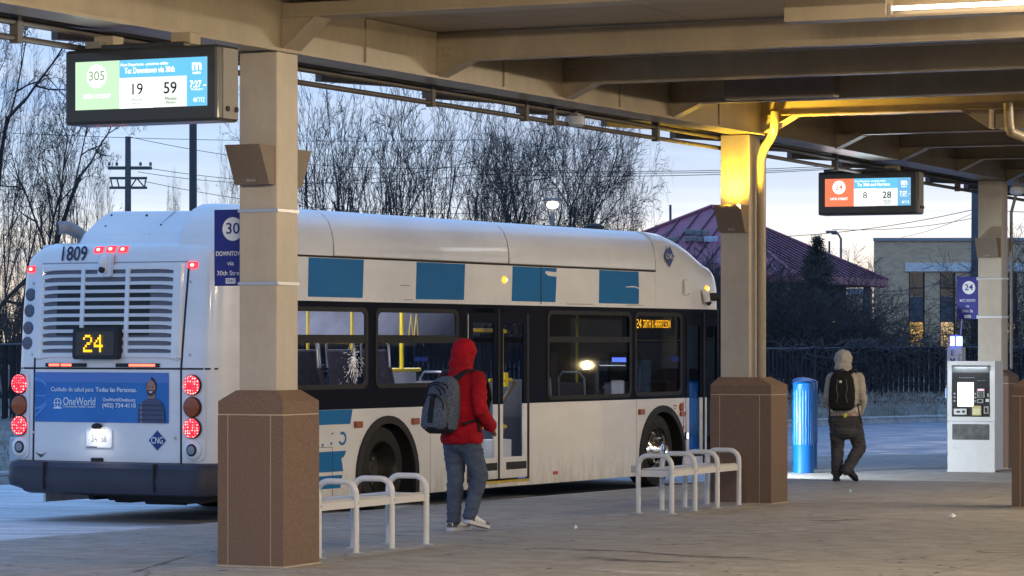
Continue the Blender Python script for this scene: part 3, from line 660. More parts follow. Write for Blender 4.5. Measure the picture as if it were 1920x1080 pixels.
# shattered glass star on the rear window
random.seed(11); cr = MB()
cx, cz = 2.66, 1.73
for k in range(260):
    a = random.gauss(-1.9, 1.1) if random.random() < .75 else random.random() * 6.28; rr = abs(random.gauss(0, .17)); l = .008 + .035 * random.random()
    y, z = cx + rr * math.cos(a) * .8, cz + rr * math.sin(a) * 1.3
    if not (1.34 < y < 2.85 and 1.44 < z < 1.85): continue
    dy, dz = math.cos(a) * l, math.sin(a) * l * 1.3; w = .0016 + .0022 * random.random()
    cr.quad((.0035, y - dz * w / l, z + dy * w / l), (.0035, y + dz * w / l, z - dy * w / l), (.0035, y + dy + dz * w / l * .5, z + dz - dy * w / l * .5), (.0035, y + dy - dz * w / l * .5, z + dz + dy * w / l * .5))
cr.build('glass_crack', M('crushed_glass', (.9, .9, .92), .4, emis=(.7, .72, .8), es=.12), w1, fix=False, kind='stuff')
# wheel arches
for side in (0, 1):
    for c in (RA, FA):
        o = arcpts(c, AR, .18); i = arcpts(c, AR - .085, .18)
        x = -.01 if side == 0 else BW + .01
        bp(ring(MB(), o, i, (x, 0, 0), Y3, Z3, (.035 if side == 0 else -.035, 0, 0)), 'wheel_arch', m_rub, smooth=40)
        wl = MB(); pr = arcpts(c, AR - .02, .18); d = -.75 if side == 0 else .75
        xx = -.025 if side == 0 else BW + .025
        wl.loft([[(xx, y, z) for y, z in pr], [(xx + d, y, z) for y, z in pr]], caps=False, closed=False); bp(wl, 'wheel_well', m_seam)
        bp(MB().add([(xx + d, y, z) for y, z in pr], [tuple(range(len(pr)))]), 'wheel_well', m_seam)
def wheel(x, y, s, front):
    n = 36; r = .478
    t = MB().lathe([(.30, -.13), (.40, -.14), (.455, -.12), (.475, -.07), (r, 0), (.475, .07), (.455, .12), (.40, .14), (.30, .13)], (x, y, .478), n, 'x', False).build('tyre', M('tyre_rubber', (.016, .016, .017), .85, bump=.3, bscale=30), bus, smooth=40)
    m = m_chrome if front else M('grimy_wheel', (.045, .042, .04), .5, .5, var=.4)
    k = s
    prof = [(.305, .13 * k), (.298, .145 * k), (.285, .13 * k), (.27, .05 * k), (.215, .10 * k if front else -.06 * k), (.14, .125 * k if front else -.09 * k), (.10, .19 * k if front else -.02 * k), (.085, .20 * k if front else .0), (.01, .20 * k if front else .0)]
    rm = MB().lathe(prof, (x, y, .478), n, 'x', False).build('rim', m, t, smooth=40)
    nut = MB()
    for q in range(10):
        a = 2 * math.pi * q / 10; h = .13 if front else -.085
        nut.lathe([(.015, h * k - .01 * k), (.015, h * k + .025 * k), (.004, h * k + .035 * k)], (x, y + .167 * math.cos(a), .478 + .167 * math.sin(a)), 6, 'x')
        if front: pass
    nut.build('wheel_nut', m_alu, rm)
    hole = MB()
    for q in range(8 if front else 6):
        a = 2 * math.pi * (q + .5) / (8 if front else 6); h = (.083 if front else -.02) * k
        hole.lathe([(.031, h - .006), (.031, h + .004 * k)], (x, y + .243 * math.cos(a), .478 + .243 * math.sin(a)), 14, 'x')
    hole.build('hand_hole', m_seam, rm)
wheel(-.20, RA, 1, False); wheel(-.20, FA, 1, True); wheel(BW + .20, RA, -1, False); wheel(BW + .20, FA, -1, True)
bp(MB().tube([(-.3, RA, .478), (BW + .3, RA, .478)], .09), 'axle', m_seam); bp(MB().tube([(-.3, FA, .478), (BW + .3, FA, .478)], .06), 'axle', m_seam)
# blue squares on the cantrail and blue flashes on the skirt
def decal(poly, m=m_blue, name='decal', x=.0022, par=bus): return MB().prism(poly, (x - .0018, 0, 0), Y3, Z3, (.0018, 0, 0)).build(name, m, par)
decal([(1.73, 2.365), (2.84, 2.365), (2.865, 2.785), (1.745, 2.785)]); decal([(3.98, 2.365), (5.07, 2.37), (5.10, 2.785), (4.0, 2.785)])
decal([(6.21, 2.37), (7.31, 2.37), (7.34, 2.68), (7.12, 2.69), (7.05, 2.72), (7.06, 2.745), (7.33, 2.735), (7.345, 2.785), (6.235, 2.785)])
decal([(8.46, 2.37), (9.57, 2.37), (9.575, 2.565), (9.45, 2.585), (9.2, 2.58), (9.2, 2.588), (9.45, 2.600), (9.575, 2.58), (9.56, 2.785), (8.47, 2.785)])
decal([(.52, .99), (2.585, .99), (2.63, 1.148), (.52, 1.148)]); decal([(.52, .48), (2.44, .48), (2.40, .62), (2.46, .64), (2.50, .70), (.52, .70)]); decal([(.52, .30), (2.38, .30), (2.42, .44), (.52, .44)])
rg = [(2.42 + .085 * math.cos(R(a)), .835 + .075 * math.sin(R(a))) for a in range(-150, 121, 18)] + [(2.42 + .055 * math.cos(R(a)), .835 + .045 * math.sin(R(a))) for a in range(120, -151, -18)]
decal(rg); decal([(2.18, .77), (2.21, .77), (2.215, .80), (2.18, .80)]); decal([(2.0, .755), (2.04, .76), (2.04, .79), (2.01, .785)]); decal([(2.20, .885), (2.245, .885), (2.24, .90), (2.205, .90)])
m_line = M('thin_line', (.03, .03, .03), .8)
for y in (6.93, ): decal([(y, 2.34), (y + .02, 2.34), (y + .02, 2.79), (y, 2.79)], m_seam, 'panel_seam', .004)
decal([(.9, .745), (2.22, .745), (2.22, .75), (.9, .75)], m_line, 'panel_seam', .003); decal([(2.215, .2), (2.22, .2), (2.22, .75), (2.215, .75)], m_line, 'panel_seam', .003)
for a, b, z in ((3.65, 3.85, 2.512), (3.72, 3.92, 2.352), (7.6, 8.3, 2.348), (9.2, 9.7, 2.351)): decal([(a, z), (b, z + .004), (b, z + .009), (a, z + .006)], m_line, 'scuff', .003)
for y in (9.5,): decal([(y, .18), (y + .006, .18), (y + .006, 1.14), (y, 1.14)], M('soft_seam', (.3, .3, .32), .8), 'panel_seam', .002)
for y in (4.3, ): decal([(y, .18), (y + .006, .18), (y + .006, 1.14), (y, 1.14)], M('soft_seam', (.3, .3, .32), .8), 'panel_seam', .002)
rv = MB()
for k in range(52): rv.lathe([(.007, 0), (.007, .002), (.001, .0035)], (0, .6 + .18 * k, 2.355), 6, 'x')
for y0, y1 in ((4.2, 5.1), (6.7, 9.5)):
    for k in range(int((y1 - y0) / .2)): rv.lathe([(.007, 0), (.007, .002), (.001, .0035)], (0, y0 + .2 * k, .205), 6, 'x').lathe([(.007, 0), (.007, .002), (.001, .0035)], (0, y0 + .2 * k, 1.125), 6, 'x')
rv.build('rivets', m_alu, bus, kind='stuff')
# side lamps, reflectors
for y, z in ((2.73, .98), (3.95, .99), (9.62, .99)): bp(MB().box(0, .035, y - .07, y + .07, z - .035, z + .035), 'side_marker', m_amb, bevel=.006)
bp(MB().lathe([(.055, 0), (.055, .02), (.03, .03)], (0, 10.80, 1.03), 16, 'x'), 'side_reflector', m_amb); bp(MB().box(0, .03, 10.76, 10.9, .91, .97), 'side_marker', m_amb, bevel=.006)
text('Warning', .022, (.003, 10.62, 1.055), (0, 1, 0), (0, 0, 1), m_red, bus); text('turns', .022, (.003, 10.62, 1.02), (0, 1, 0), (0, 0, 1), m_red, bus)
decal([(10.865, .78), (10.88, .78), (10.88, 1.1), (10.865, 1.1)], m_red, 'arrow_stem', .004); decal([(10.84, .78), (10.905, .78), (10.8725, .72)], m_red, 'arrow_head', .004)
bp(MB().box(0, .006, 7.25, 7.37, .27, .31), 'side_reflector', m_red); bp(MB().box(0, .012, 9.35, 9.62, .22, .31), 'tow_plate', m_alu)
for y, z in ((6.03, 2.62), (11.58, 2.60)):
    l = bp(MB().ell((0, y, z), (.03, .06, .04)), 'roof_marker', m_ambl, smooth=60); MB().ell((.02, y + .005, z), (.014, .03, .02)).build('bulb', m_ambh, l)
decal([(-.22 + 11.1, 2.53), (11.06, 2.53), (11.06, 2.70), (10.88, 2.70)], m_white, 'hatch', .012)
ringv = rrect(10.84, 11.04, 2.50, 2.71, .05); bp(ring(MB(), ringv, rrect(10.85, 11.03, 2.51, 2.70, .045), (0, 0, 0), Y3, Z3, (.01, 0, 0)), 'hatch_rim', m_alu)
cm = bp(MB().tube([(.02, 11.42, 2.58), (.06, 11.44, 2.52), (.06, 11.47, 2.43)], [.03, .05, .05]), 'side_camera', m_white, smooth=40); MB().tube([(.06, 11.47, 2.43), (.07, 11.52, 2.40)], .035).build('camera_lens', m_seam, cm)
bp(MB().tube([(-.02, 11.66, 2.49), (.1, 11.7, 2.49), (.30, 12.1, 2.48), (.36, 12.4, 2.40)], [.055, .055, .05, .05], 10), 'mirror_arm', m_rub, smooth=50)
bp(MB().box(.25, .42, 12.36, 12.44, 1.95, 2.38), 'door_mirror', m_rub, bevel=.03)
text('CNG', .07, (.0245, 10.42, 3.0), (0, 1, 0), (0, 0, 1), m_white, bus, width=.21)
# roof
m_roof = m_white
bp(MB().box(BW + .1, -.1, .55, 10.2, 2.802, 2.86), 'roof', m_roof)
prof = [(.012, 2.812), (.012, 2.95), (-.012, 3.08), (-.06, 3.19), (-.14, 3.27), (-.26, 3.315), (-.50, 3.33)]
fullp = prof + [(BW - x, z) for x, z in prof[::-1]]
def shroud(y0, y1): bp(MB().loft([[(x, y0, z) for x, z in fullp], [(x, y1, z) for x, z in fullp]]), 'roof_shroud', m_roof, smooth=35, bevel=.012)
shroud(2.245, 6.12); shroud(6.15, 10.03)
halfp = prof + [(-.5, 2.81)]
rs = []
for y, s in ((.10, .12), (.13, .40), (.20, .66), (.32, .86), (.48, .97), (.7, 1.0), (2.215, 1.0)):
    rs.append([(x - (1 - s) * .03, y, 2.80 + (z - 2.80) * s) for x, z in halfp])
bp(MB().loft(rs), 'roof_shroud', m_roof, smooth=40)
for y in (2.232, 6.137, 10.042): bp(MB().loft([[(x - .012, y - .012, z - .008) for x, z in fullp], [(x - .012, y + .012, z - .008) for x, z in fullp]]), 'shroud_seam', m_seam)
bp(MB().box(BW + .02, .004, .6, 10.05, 2.790, 2.8115), 'shroud_seam', m_seam)
# nose fairing
top = [(10.055, 3.33, 0), (10.45, 3.31, 0), (10.8, 3.245, 0), (11.15, 3.13, 0), (11.42, 3.01, 0), (11.58, 2.945, 0), (11.76, 2.905, -.005), (11.9, 2.83, -.02), (12.0, 2.72, -.05), (12.08, 2.55, -.11), (12.12, 2.34, -.2)]
rs = []
for y, zt, ix in top:
    h = max(.02, zt - 2.332); f = min(1, h / .95)
    p = [(0, 2.332), (0, 2.332 + h * .45), (-.01 * f, 2.332 + h * .68), (-.04 * f, 2.332 + h * .85), (-.09 * f, 2.332 + h * .94), (-.18 * f, 2.332 + h * .985), (-.36 * f, 2.332 + h)]
    p = [(x + ix + (.0), z) for x, z in p]; rs.append([(x, y, z) for x, z in p] + [(BW - x, y, z) for x, z in p[::-1]])
nose = bp(MB().loft(rs), 'roof_fairing', m_roof, smooth=40)
decal([(10.42, 2.86), (10.56, 3.0), (10.42, 3.14), (10.28, 3.0)], M('blue_diamond', S(10, 50, 120), .4), 'fuel_diamond', .0235)
bp(MB().box(-1.5, -1.2, 9.3, 9.8, 3.325, 3.40), 'roof_vent', m_rub, bevel=.02)
bp(MB().lathe([(.10, 3.32), (.12, 3.38), (.05, 3.41)], (-.62, 9.55, 0), 14), 'antenna', m_rub)
# front end
fr = [(y, x) for x, y in ((0, 11.95), (-.06, 12.06), (-.25, 12.12), (-.7, 12.17), (CX, 12.19), (BW + .7, 12.17), (BW + .25, 12.12), (BW + .06, 12.06), (BW, 11.95))]
def front(z0, z1, off, name, m): return bp(MB().loft([[(x, y + off, z0) for y, x in fr] + [(BW + .05, 11.9, z0), (-.05, 11.9, z0)], [(x, y + off, z1) for y, x in fr] + [(BW + .05, 11.9, z1), (-.05, 11.9, z1)]]), name, m, smooth=40)
front(.2, .62, .05, 'front_bumper', m_plast); front(.625, 1.12, 0, 'front_panel', m_white); front(1.125, 2.33, -.005, 'windscreen', M('windscreen_glass', (.01, .012, .016), .06, coat=1))
for x in (-.22, BW + .22):
    hl = bp(MB().box(x - .16, x + .16, 12.05, 12.16, .66, .84), 'headlight', m_rub, bevel=.02)
    MB().ell((x + .05, 12.15, .75), (.08, .03, .07)).build('lamp', EM('headlamp', (.9, .95, 1), 30), hl, smooth=60)
el = bp(MB().box(0, .03, 10.915, 10.955, .60, .70), 'added_glare_lamp', m_rub); MB().box(.0305, .034, 10.918, 10.952, .61, .69).build('lens', EM('added_glare_lens', (.85, .93, 1), 3), el)  # lamp added to the bus to throw glare on bollard and pavement
l = light('added_glare_beam', 'SPOT', 800, (.80, .92, 1), (.13, 10.94, .66), el, spot_size=R(84), spot_blend=.4, shadow_soft_size=.03); aim(l, (.74, .67, -.06))
# doors
def leaf(y0, y1, zb, ztop, mg, white=True, zsplit=1.15, zr=.52):
    x0, x1 = -.028, -.003
    root = MB().box(x0, x1, y0, y0 + .085, zsplit, ztop).box(x0, x1, y1 - .085, y1, zsplit, ztop).box(x0, x1, y0 + .085, y1 - .085, ztop - .17, ztop).build('door_leaf', m_black, bus)
    MB().box(x0, x1, y0, y0 + .085, zb, zsplit - .002).box(x0, x1, y1 - .085, y1, zb, zsplit - .002).box(x0, x1, y0 + .085, y1 - .085, zb, zr).build('kick_panel', m_white, root)
    MB().box(x1 - .004, x1 + .004, y0 + .16, y1 - .02, zb + .10, zb + .19).build('door_slot', m_rub, root)
    MB().quad((x0 + .01, y0 + .08, zr - .01), (x0 + .01, y1 - .08, zr - .01), (x0 + .01, y1 - .08, ztop - .16), (x0 + .01, y0 + .08, ztop - .16)).build('pane', mg, root, fix=False)
    return root
leaf(5.21, 5.885, .27, 2.28, m_clgl); leaf(5.925, 6.60, .27, 2.28, m_clgl)
bp(MB().box(-.03, -.004, 5.142, 5.20, .25, 2.222).box(-.03, -.004, 6.606, 6.658, .25, 2.222).box(-.026, .004, 5.888, 5.922, .25, 2.28), 'door_frame', m_rub)
bp(MB().box(-.25, .0, 5.145, 6.655, .172, .215), 'threshold', m_white); bp(MB().box(-.24, .002, 5.145, 6.655, .216, .245), 'step_edge', M('yellow_step', (.55, .40, .05), .6, var=.2))
bp(MB().box(-.004, .010, 5.152, 5.166, 1.75, 2.2), 'door_trim', m_alu)
leaf(10.97, 11.47, .27, 2.27, m_dogl, zr=.42); leaf(11.51, 11.99, .27, 2.27, m_dogl, zr=.42)
bp(MB().box(-.024, .012, 11.473, 11.507, .25, 2.27), 'door_frame', m_rub); bp(MB().box(-.25, 0, 10.94, 12.0, .172, .245), 'threshold', m_rub)
bp(MB().tube([(-.05, 11.02, 1.12), (-.05, 11.36, .72)], .016), 'grab_rail', m_yel)
# underbody, floor, ceiling, inside
bp(MB().box(BW + .82, -.82, .5, 11.9, .30, .335), 'underbody', m_seam)
bp(MB().box(BW + .05, -.05, 4.6, 9.5, .336, .38), 'floor', m_floor); bp(MB().box(BW + .82, -.82, 9.5, 11.88, .336, .38), 'floor', m_floor); bp(MB().box(-.82, -.05, 10.92, 11.88, .336, .38), 'floor', m_floor); bp(MB().box(BW + .82, -.82, .9, 4.59, .72, .80), 'floor', m_floor)
for x0, x1 in ((BW + .04, BW + .82), (-.82, -.04)): bp(MB().box(x0, x1, .9, 4.59, 1.068, 1.09), 'seat_platform', m_floor)
bp(MB().hexa([(BW + .06, 1.0, 1.99), (BW + .09, 1.0, 1.97), (BW + .09, 9.8, 1.97), (BW + .06, 9.8, 1.99), (BW + .06, 1.0, 2.355), (BW + .34, 1.0, 2.355), (BW + .34, 9.8, 2.355), (BW + .06, 9.8, 2.355)]), 'cove_panel', M('cove_panel', (.50, .50, .60), .4, var=.2, vscale=1.5))
bp(MB().box(BW + .05, -.05, .62, 11.85, 2.36, 2.42), 'ceiling', M('bus_ceiling', (.55, .55, .60), .5))
bp(MB().box(BW + .05, -.05, .90, .95, .8, 2.36), 'rear_bulkhead', m_in)
bp(MB().box(BW + .032, BW + .06, .96, 11.8, 1.10, 1.19), 'inner_wall', m_in); bp(MB().box(-.06, -.034, .96, 5.1, 1.10, 1.36), 'inner_wall', m_in); bp(MB().box(-.06, -.034, 6.7, 9.5, .38, 1.17), 'inner_wall', m_in)
lt = bp(MB().box(BW + .5, BW + .66, 1.1, 8.8, 2.345, 2.359), 'ceiling_lamp', EM('bus_lamp', (.80, .86, 1), 2.2))
MB().box(-.66, -.5, 1.1, 5.0, 2.345, 2.359).build('ceiling_lamp', EM('bus_lamp', (.80, .86, 1), 2.2), bus)
def seat(x, y, z):
    t = bp(MB().box(x - .21, x + .21, y, y + .42, z + .38, z + .46), 'passenger_seat', m_seat, bevel=.03)
    MB().hexa([(x - .21, y - .02, z + .46), (x + .21, y - .02, z + .46), (x + .21, y + .05, z + .46), (x - .21, y + .05, z + .46), (x - .17, y - .16, z + 1.0), (x + .17, y - .16, z + 1.0), (x + .17, y - .10, z + 1.0), (x - .17, y - .10, z + 1.0)]).build('backrest', m_seat, t, bevel=.03)
    pts = [(x - .18, y - .10, z + .8), (x - .18, y - .13, z + 1.05), (x - .12, y - .14, z + 1.13), (x + .12, y - .14, z + 1.13), (x + .18, y - .13, z + 1.05), (x + .18, y - .10, z + .8)]
    MB().tube(pts, .014).build('grab_handle', m_alu, t, smooth=50)
    MB().tube([(x, y + .2, z), (x, y + .2, z + .38)], .04).build('pedestal', m_alu, t)
for y in (1.55, 2.28, 3.05, 3.78):
    for x in (-.34, -.80): seat(x, y, .8)
    seat(BW + .34, y, .8); seat(BW + .8, y, .8)
for y in (7.5, 8.3): seat(BW + .34, y, .38); seat(BW + .8, y, .38)
for y in (7.6, 8.5): seat(-.34, y, .38)
# driver's seat and fare box
bp(MB().box(BW + .3, BW + .8, 10.6, 10.72, .5, 1.75), 'driver_seat', m_seat, bevel=.05)
bp(MB().box(-1.3, -1.0, 11.1, 11.4, .4, 1.35), 'fare_box', m_alu, bevel=.02)
bp(MB().box(-1.12, -.92, 11.0, 11.02, 1.62, 1.68), 'dash_screen', EM('blue_screen', (.15, .25, 1), 2.5))
for x, y in ((-.62, 2.70), (-.62, 3.62), (-.62, 4.72), (-1.95, 2.2), (-1.95, 4.1), (-1.95, 6.9), (-.7, 8.0), (-.7, 9.2)):
    pl = bp(MB().tube([(x, y, .8 if y < 4.6 else .38), (x, y, 1.56)], .017), 'stanchion', m_yel if x < -.7 or y > 4 else M('red_rail', (.55, .08, .06), .4), smooth=50)
    MB().tube([(x, y, 1.56), (x, y, 2.345)], .018).build('stanchion_top', m_yel, pl, smooth=50)
bp(MB().tube([(-.62, 4.0, 1.56), (-.62, 5.12, 1.56)], .022), 'grab_rail', m_yel, smooth=50); bp(MB().box(-.64, -.60, 4.02, 5.0, .85, 1.535), 'modesty_panel', M('modesty_panel', (.42, .48, .58), .5))
bp(MB().tube([(-.5, 1.0, 1.90), (-.5, 2.3, 1.88), (-.5, 3.2, 1.87), (-.5, 4.85, 1.89)], .006), 'pull_cord', m_yel)
bp(MB().tube([(-.62, 1.72, 1.52), (-.62, 1.95, 1.52)], .03), 'grab_rail', m_yel)
for y in (4.80, 4.92):
    bp(MB().tube([(-.55, y - .05, 1.95), (-.55, y, 2.2), (-.55, y + .05, 1.95), (-.55, y - .05, 1.95)], .006), 'hand_strap', m_yel)
# rear door rails
for z in (2.02, .88): bp(MB().tube([(-.16, 5.3, z), (-.16, 6.30, z), (-.2, 6.42, z - .01), (-.3, 6.5, z - .03)], .022), 'grab_rail', m_yel, smooth=50)
bp(MB().tube([(-.16, 5.95, 1.43), (-.16, 6.5, 1.43)], .02), 'grab_rail', m_yel, smooth=50); bp(MB().tube([(-.16, 6.28, 1.43), (-.16, 6.28, 2.02)], .012), 'grab_rail', M('dull_yellow', (.45, .33, .06), .5)); bp(MB().tube([(-.16, 6.36, 1.35), (-.16, 6.36, 1.52)], .03), 'grab_rail', m_yel)
bp(MB().tube([(-.12, 5.96, .98), (-.12, 6.5, 1.40)], .022), 'door_arm', M('door_arm', (.16, .11, .06), .5)); bp(MB().tube([(-.12, 5.3, 1.3), (-.12, 5.82, .90)], .022), 'door_arm', m_rub)
bp(MB().box(-.94, -.90, 5.15, 8.45, .40, 1.42), 'modesty_panel', M('modesty_panel', (.42, .48, .58), .5)); bp(MB().box(-.34, -.14, 5.5, 5.8, .38, .72), 'floor_box', M('white_box', (.75, .75, .75), .5)); bp(MB().box(-.36, -.12, 6.0, 6.42, .38, .72), 'floor_box', M('white_box', (.75, .75, .75), .5))
# side route sign behind the small window
sg = bp(MB().box(-.11, -.05, 9.52, 10.72, 1.97, 2.22), 'route_sign', m_rub)
dots('24', (-.046, 9.59, 2.065), Y3, Z3, .15, .115, m_led2, sg); dots('30TH & HARRISON', (-.046, 9.78, 2.07), Y3, Z3, .80, .10, m_led2, sg)
light('cabin_glow', 'AREA', 105, (.82, .87, 1), (CX, 4.4, 2.33), bus, shape='RECTANGLE', size=1.2, size_y=6.0)

# ---- rear end
def kz(z): return float(np.interp(z, [.3, 1.0, 1.6, 2.2, 2.65, 2.78, 2.86, 2.92], [1, 1, 1, .99, .97, .92, .85, .77]))
def ly(z): return float(np.interp(z, [.3, 1.6, 2.2, 2.65, 2.78, 2.86, 2.92], [0, .0, .03, .06, .08, .11, .22]))
def prf(u):
    a = abs(u); return -.07 + .055 * (u / 1.285) ** 2 + (.17 * ((a - 1.14) / .145) ** 2.2 if a > 1.14 else 0)
def sf(x, z, off=0.):
    """point on the rear skin at body x, height z, pushed out by off"""
    dx = x - CX; k = kz(z); k = k if dx < 0 else 1 - (1 - k) * .30
    u = max(-1.285, min(1.285, dx / k)); return (x, prf(u) + ly(z) - off, z)
us = [-1.285 + 2.57 * k / 40 for k in range(41)]; rs = []
for z in (.60, .8, 1.0, 1.3, 1.6, 1.9, 2.2, 2.45, 2.65, 2.72, 2.78, 2.82, 2.86, 2.89, 2.92):
    k = kz(z); row = [(BW + .001, .51, z)]
    for u in us:
        kk = k if u < 0 else 1 - (1 - k) * .30
        row.append((CX + u * kk, prf(u) + ly(z), z))
    row.append((-.001, .51, z)); rs.append(row)
shell = MB(); shell.loft(rs, caps=False, closed=False)
k = len(rs[0]); o = (len(rs) - 1) * k; shell.f.append(tuple(range(o, o + k)))
bp(shell, 'rear_panel', m_white, smooth=45)
def plate(poly_xz, off, th, name, m, par=bus, n=1):
    """thin piece following the rear skin; outline as (x,z)"""
    a = [sf(x, z, off) for x, z in poly_xz]; b = [sf(x, z, off + th) for x, z in poly_xz]; q = len(a); mb = MB()
    mb.add(a + b, [tuple(range(q))[::-1], tuple(range(q, 2 * q))] + [(i, (i + 1) % q, (i + 1) % q + q, i + q) for i in range(q)]); return mb.build(name, m, par)
def strip_on(x0, x1, z0, z1, off, th, name, m, par=bus, n=10, taper=0.):
    mb = MB(); rings = []
    for i in range(n + 1):
        x = x0 + (x1 - x0) * i / n; e = 1 if not taper else min(1, .25 + min(i, n - i) / n / taper)
        zm = (z0 + z1) / 2; h = (z1 - z0) / 2 * e
        rings.append([sf(x, zm - h, off), sf(x, zm - h, off + th), sf(x, zm + h, off + th), sf(x, zm + h, off)])
    mb.loft(rings); return mb.build(name, m, par)
# seams
for x in (-.40, -2.275):
    for z0, z1 in ((.64, 1.60), (1.615, 2.66)):
        mb = MB(); rings = []
        for i in range(13):
            z = z0 + (z1 - z0) * i / 12; xx = x + (.05 if x > -1 else -.0) * max(0, (z - 1.6)) - (.02 if x < -1 else 0) * (1.6 - z if z < 1.6 else 0)
            w = .011; rings.append([sf(xx - w, z, .0), sf(xx - w, z, .004), sf(xx + w, z, .004), sf(xx + w, z, .0)])
        bp(mb.loft(rings), 'panel_seam', m_seam)
strip_on(BW + .03, -.03, 1.597, 1.615, 0, .005, 'panel_seam', m_seam, n=36)
strip_on(-2.22, -.36, 2.70, 2.712, 0, .003, 'panel_seam', M('soft_seam', (.3, .3, .32), .8), n=30)
# grille: dark screen, black openings, white louvre slats and bars
m_scr = M('grille_screen', (.13, .125, .15), .7, var=.2, vscale=60)
gz0, gz1 = 1.745, 2.655
scr = MB(); rr_ = []
for i in range(25):
    x = -2.20 + (2.20 - .50) * i / 24; rr_.append([sf(x, gz0 + .02 + (gz1 - gz0 - .04) * j / 8, .003) for j in range(9)])
scr.loft(rr_, caps=False, closed=False); scr = bp(scr, 'grille', m_scr)
rr_ = []; dk = MB()
for i in range(15):
    x = -1.99 + (1.99 - .80) * i / 14; rr_.append([sf(x, 1.95 + (2.50 - 1.95) * j / 5, .008) for j in range(6)])
dk.loft(rr_, caps=False, closed=False).build('grille_opening', m_seam, scr)
ns = 11; pitch = (gz1 - gz0) / ns
for i in range(ns + 1):
    z = gz0 + pitch * i; hw = .020 if 0 < i < ns else .026
    mb = MB(); rings = []
    for q in range(25):
        f = q / 24; x = -2.24 + (2.24 - .44) * f; e = min(f, 1 - f); zz = z - .018 * (1 - min(1, e / .16)) ** 2 * (1 if i > 3 else .6); hh = hw * (1 if e > .1 else 1.0)
        hh = hw + .020 * (1 - min(1, e / .10)) ** 2
        rings.append([sf(x, zz - hh, .002), sf(x, zz - hh * .8, .020), sf(x, zz + hh * .8, .024), sf(x, zz + hh, .002)])
    mb.loft(rings).build('slat', m_white, scr, smooth=30)
for x in (-1.645, -1.075): strip_on(x - .024, x + .024, gz0, gz1, .004, .026, 'grille_bar', m_white, scr, n=1)
for x0, x1 in ((-2.30, -2.17), (-.53, -.40)):
    mb = MB(); rings = []
    for j in range(10):
        z = gz0 - .03 + (gz1 - gz0 + .06) * j / 9; rings.append([sf(x0, z, .001), sf(x0 + .02, z, .03), sf(x1 - .02, z, .03), sf(x1, z, .001)])
    mb.loft(rings).build('grille_side', m_white, scr, smooth=30)
# route number sign
sg = plate(rrect(-1.70, -1.12, 1.70, 2.03, .04), .02, .075, 'rear_route_sign', m_rub)
plate(rrect(-1.655, -1.165, 1.74, 1.99, .02), .0955, .003, 'sign_face', M('sign_glass', (.012, .010, .010), .12), sg)
p0 = Vector(sf(-1.545, 1.775, .102)); dots('24', (p0.x, -.172 + .0, 1.775), X3, Z3, .25, .18, m_led, sg, sub=2)
# lamps
def disc(x, z, r, th, name, m, par=bus, off=0, n=24):
    c = sf(x, z, off); mb = MB().lathe([(r, c[1] + .01), (r, c[1] - th), (r * .85, c[1] - th - .01), (.002, c[1] - th - .014)], (x, 0, z), n, 'y'); return mb.build(name, m, par, smooth=40)
m_tail = bpy.data.materials.new('tail_lamp_lens'); m_tail.use_nodes = True; t = m_tail.node_tree; b = t.nodes['Principled BSDF']
b.inputs['Base Color'].default_value = (.4, .01, .015, 1); b.inputs['Roughness'].default_value = .2
tcn = t.nodes.new('ShaderNodeTexCoord'); vo = t.nodes.new('ShaderNodeTexVoronoi'); vo.inputs['Scale'].default_value = 34; vo.inputs['Randomness'].default_value = .35
t.links.new(tcn.outputs['Object'], vo.inputs['Vector']); r_ = t.nodes.new('ShaderNodeValToRGB'); e = r_.color_ramp.elements
e[0].position = .06; e[0].color = (1, .42, .36, 1); e[1].position = .40; e[1].color = (1, .010, .025, 1); t.links.new(vo.outputs['Distance'], r_.inputs[0])
r2_ = t.nodes.new('ShaderNodeValToRGB'); e = r2_.color_ramp.elements; e[0].position = .10; e[0].color = (1, 1, 1, 1); e[1].position = .40; e[1].color = (.5, .5, .5, 1); t.links.new(vo.outputs['Distance'], r2_.inputs[0])
mu = t.nodes.new('ShaderNodeMath'); mu.operation = 'MULTIPLY'; mu.inputs[1].default_value = 4.5; t.links.new(r2_.outputs[0], mu.inputs[0])
t.links.new(r_.outputs[0], b.inputs['Emission Color']); t.links.new(mu.outputs[0], b.inputs['Emission Strength'])
for x in (-.255, -2.475):
    hs = plate(rrect(x - .125, x + .135, .66, 1.575, .08) if x > -1 else rrect(x - .075, x + .13, .66, 1.575, .07), .002, .012, 'lamp_cluster', m_white)
    for z, m, nm in ((1.44, m_tail, 'tail_lamp'), (1.215, m_amb, 'turn_lamp'), (1.0, m_tail, 'brake_lamp')):
        rg = disc(x, z, .107, .018, 'lamp_bezel', m_rub, hs, .012); disc(x, z, .097, .03, nm, m, rg, .014)
    rg = disc(x, .775, .105, .012, 'lamp_bezel', m_white, hs, .012); q = disc(x, .775, .066, .02, 'reversing_lamp', m_rub, rg, .014); disc(x, .775, .05, .024, 'lens', M('dull_lens', (.25, .25, .28), .3), rg, .014)
for z in (2.38, 2.21, 2.03, 1.87): disc(-2.36 - .05 * (2.4 - z), z, .068, .006, 'round_vent', M('round_vent', (.10, .11, .15), .4, var=.5, vscale=120), bus)
for x, z in ((-1.49, 2.845), (-1.335, 2.85), (-1.18, 2.845), (-2.365, 2.65), (-.30, 2.67)):
    o = plate(rrect(x - .055, x + .055, z - .032, z + .032, .01), .0, .018, 'marker_lamp', m_marker); plate(rrect(x - .020, x + .020, z - .014, z + .014, .012), .0185, .002, 'bulb', m_mhot, o)
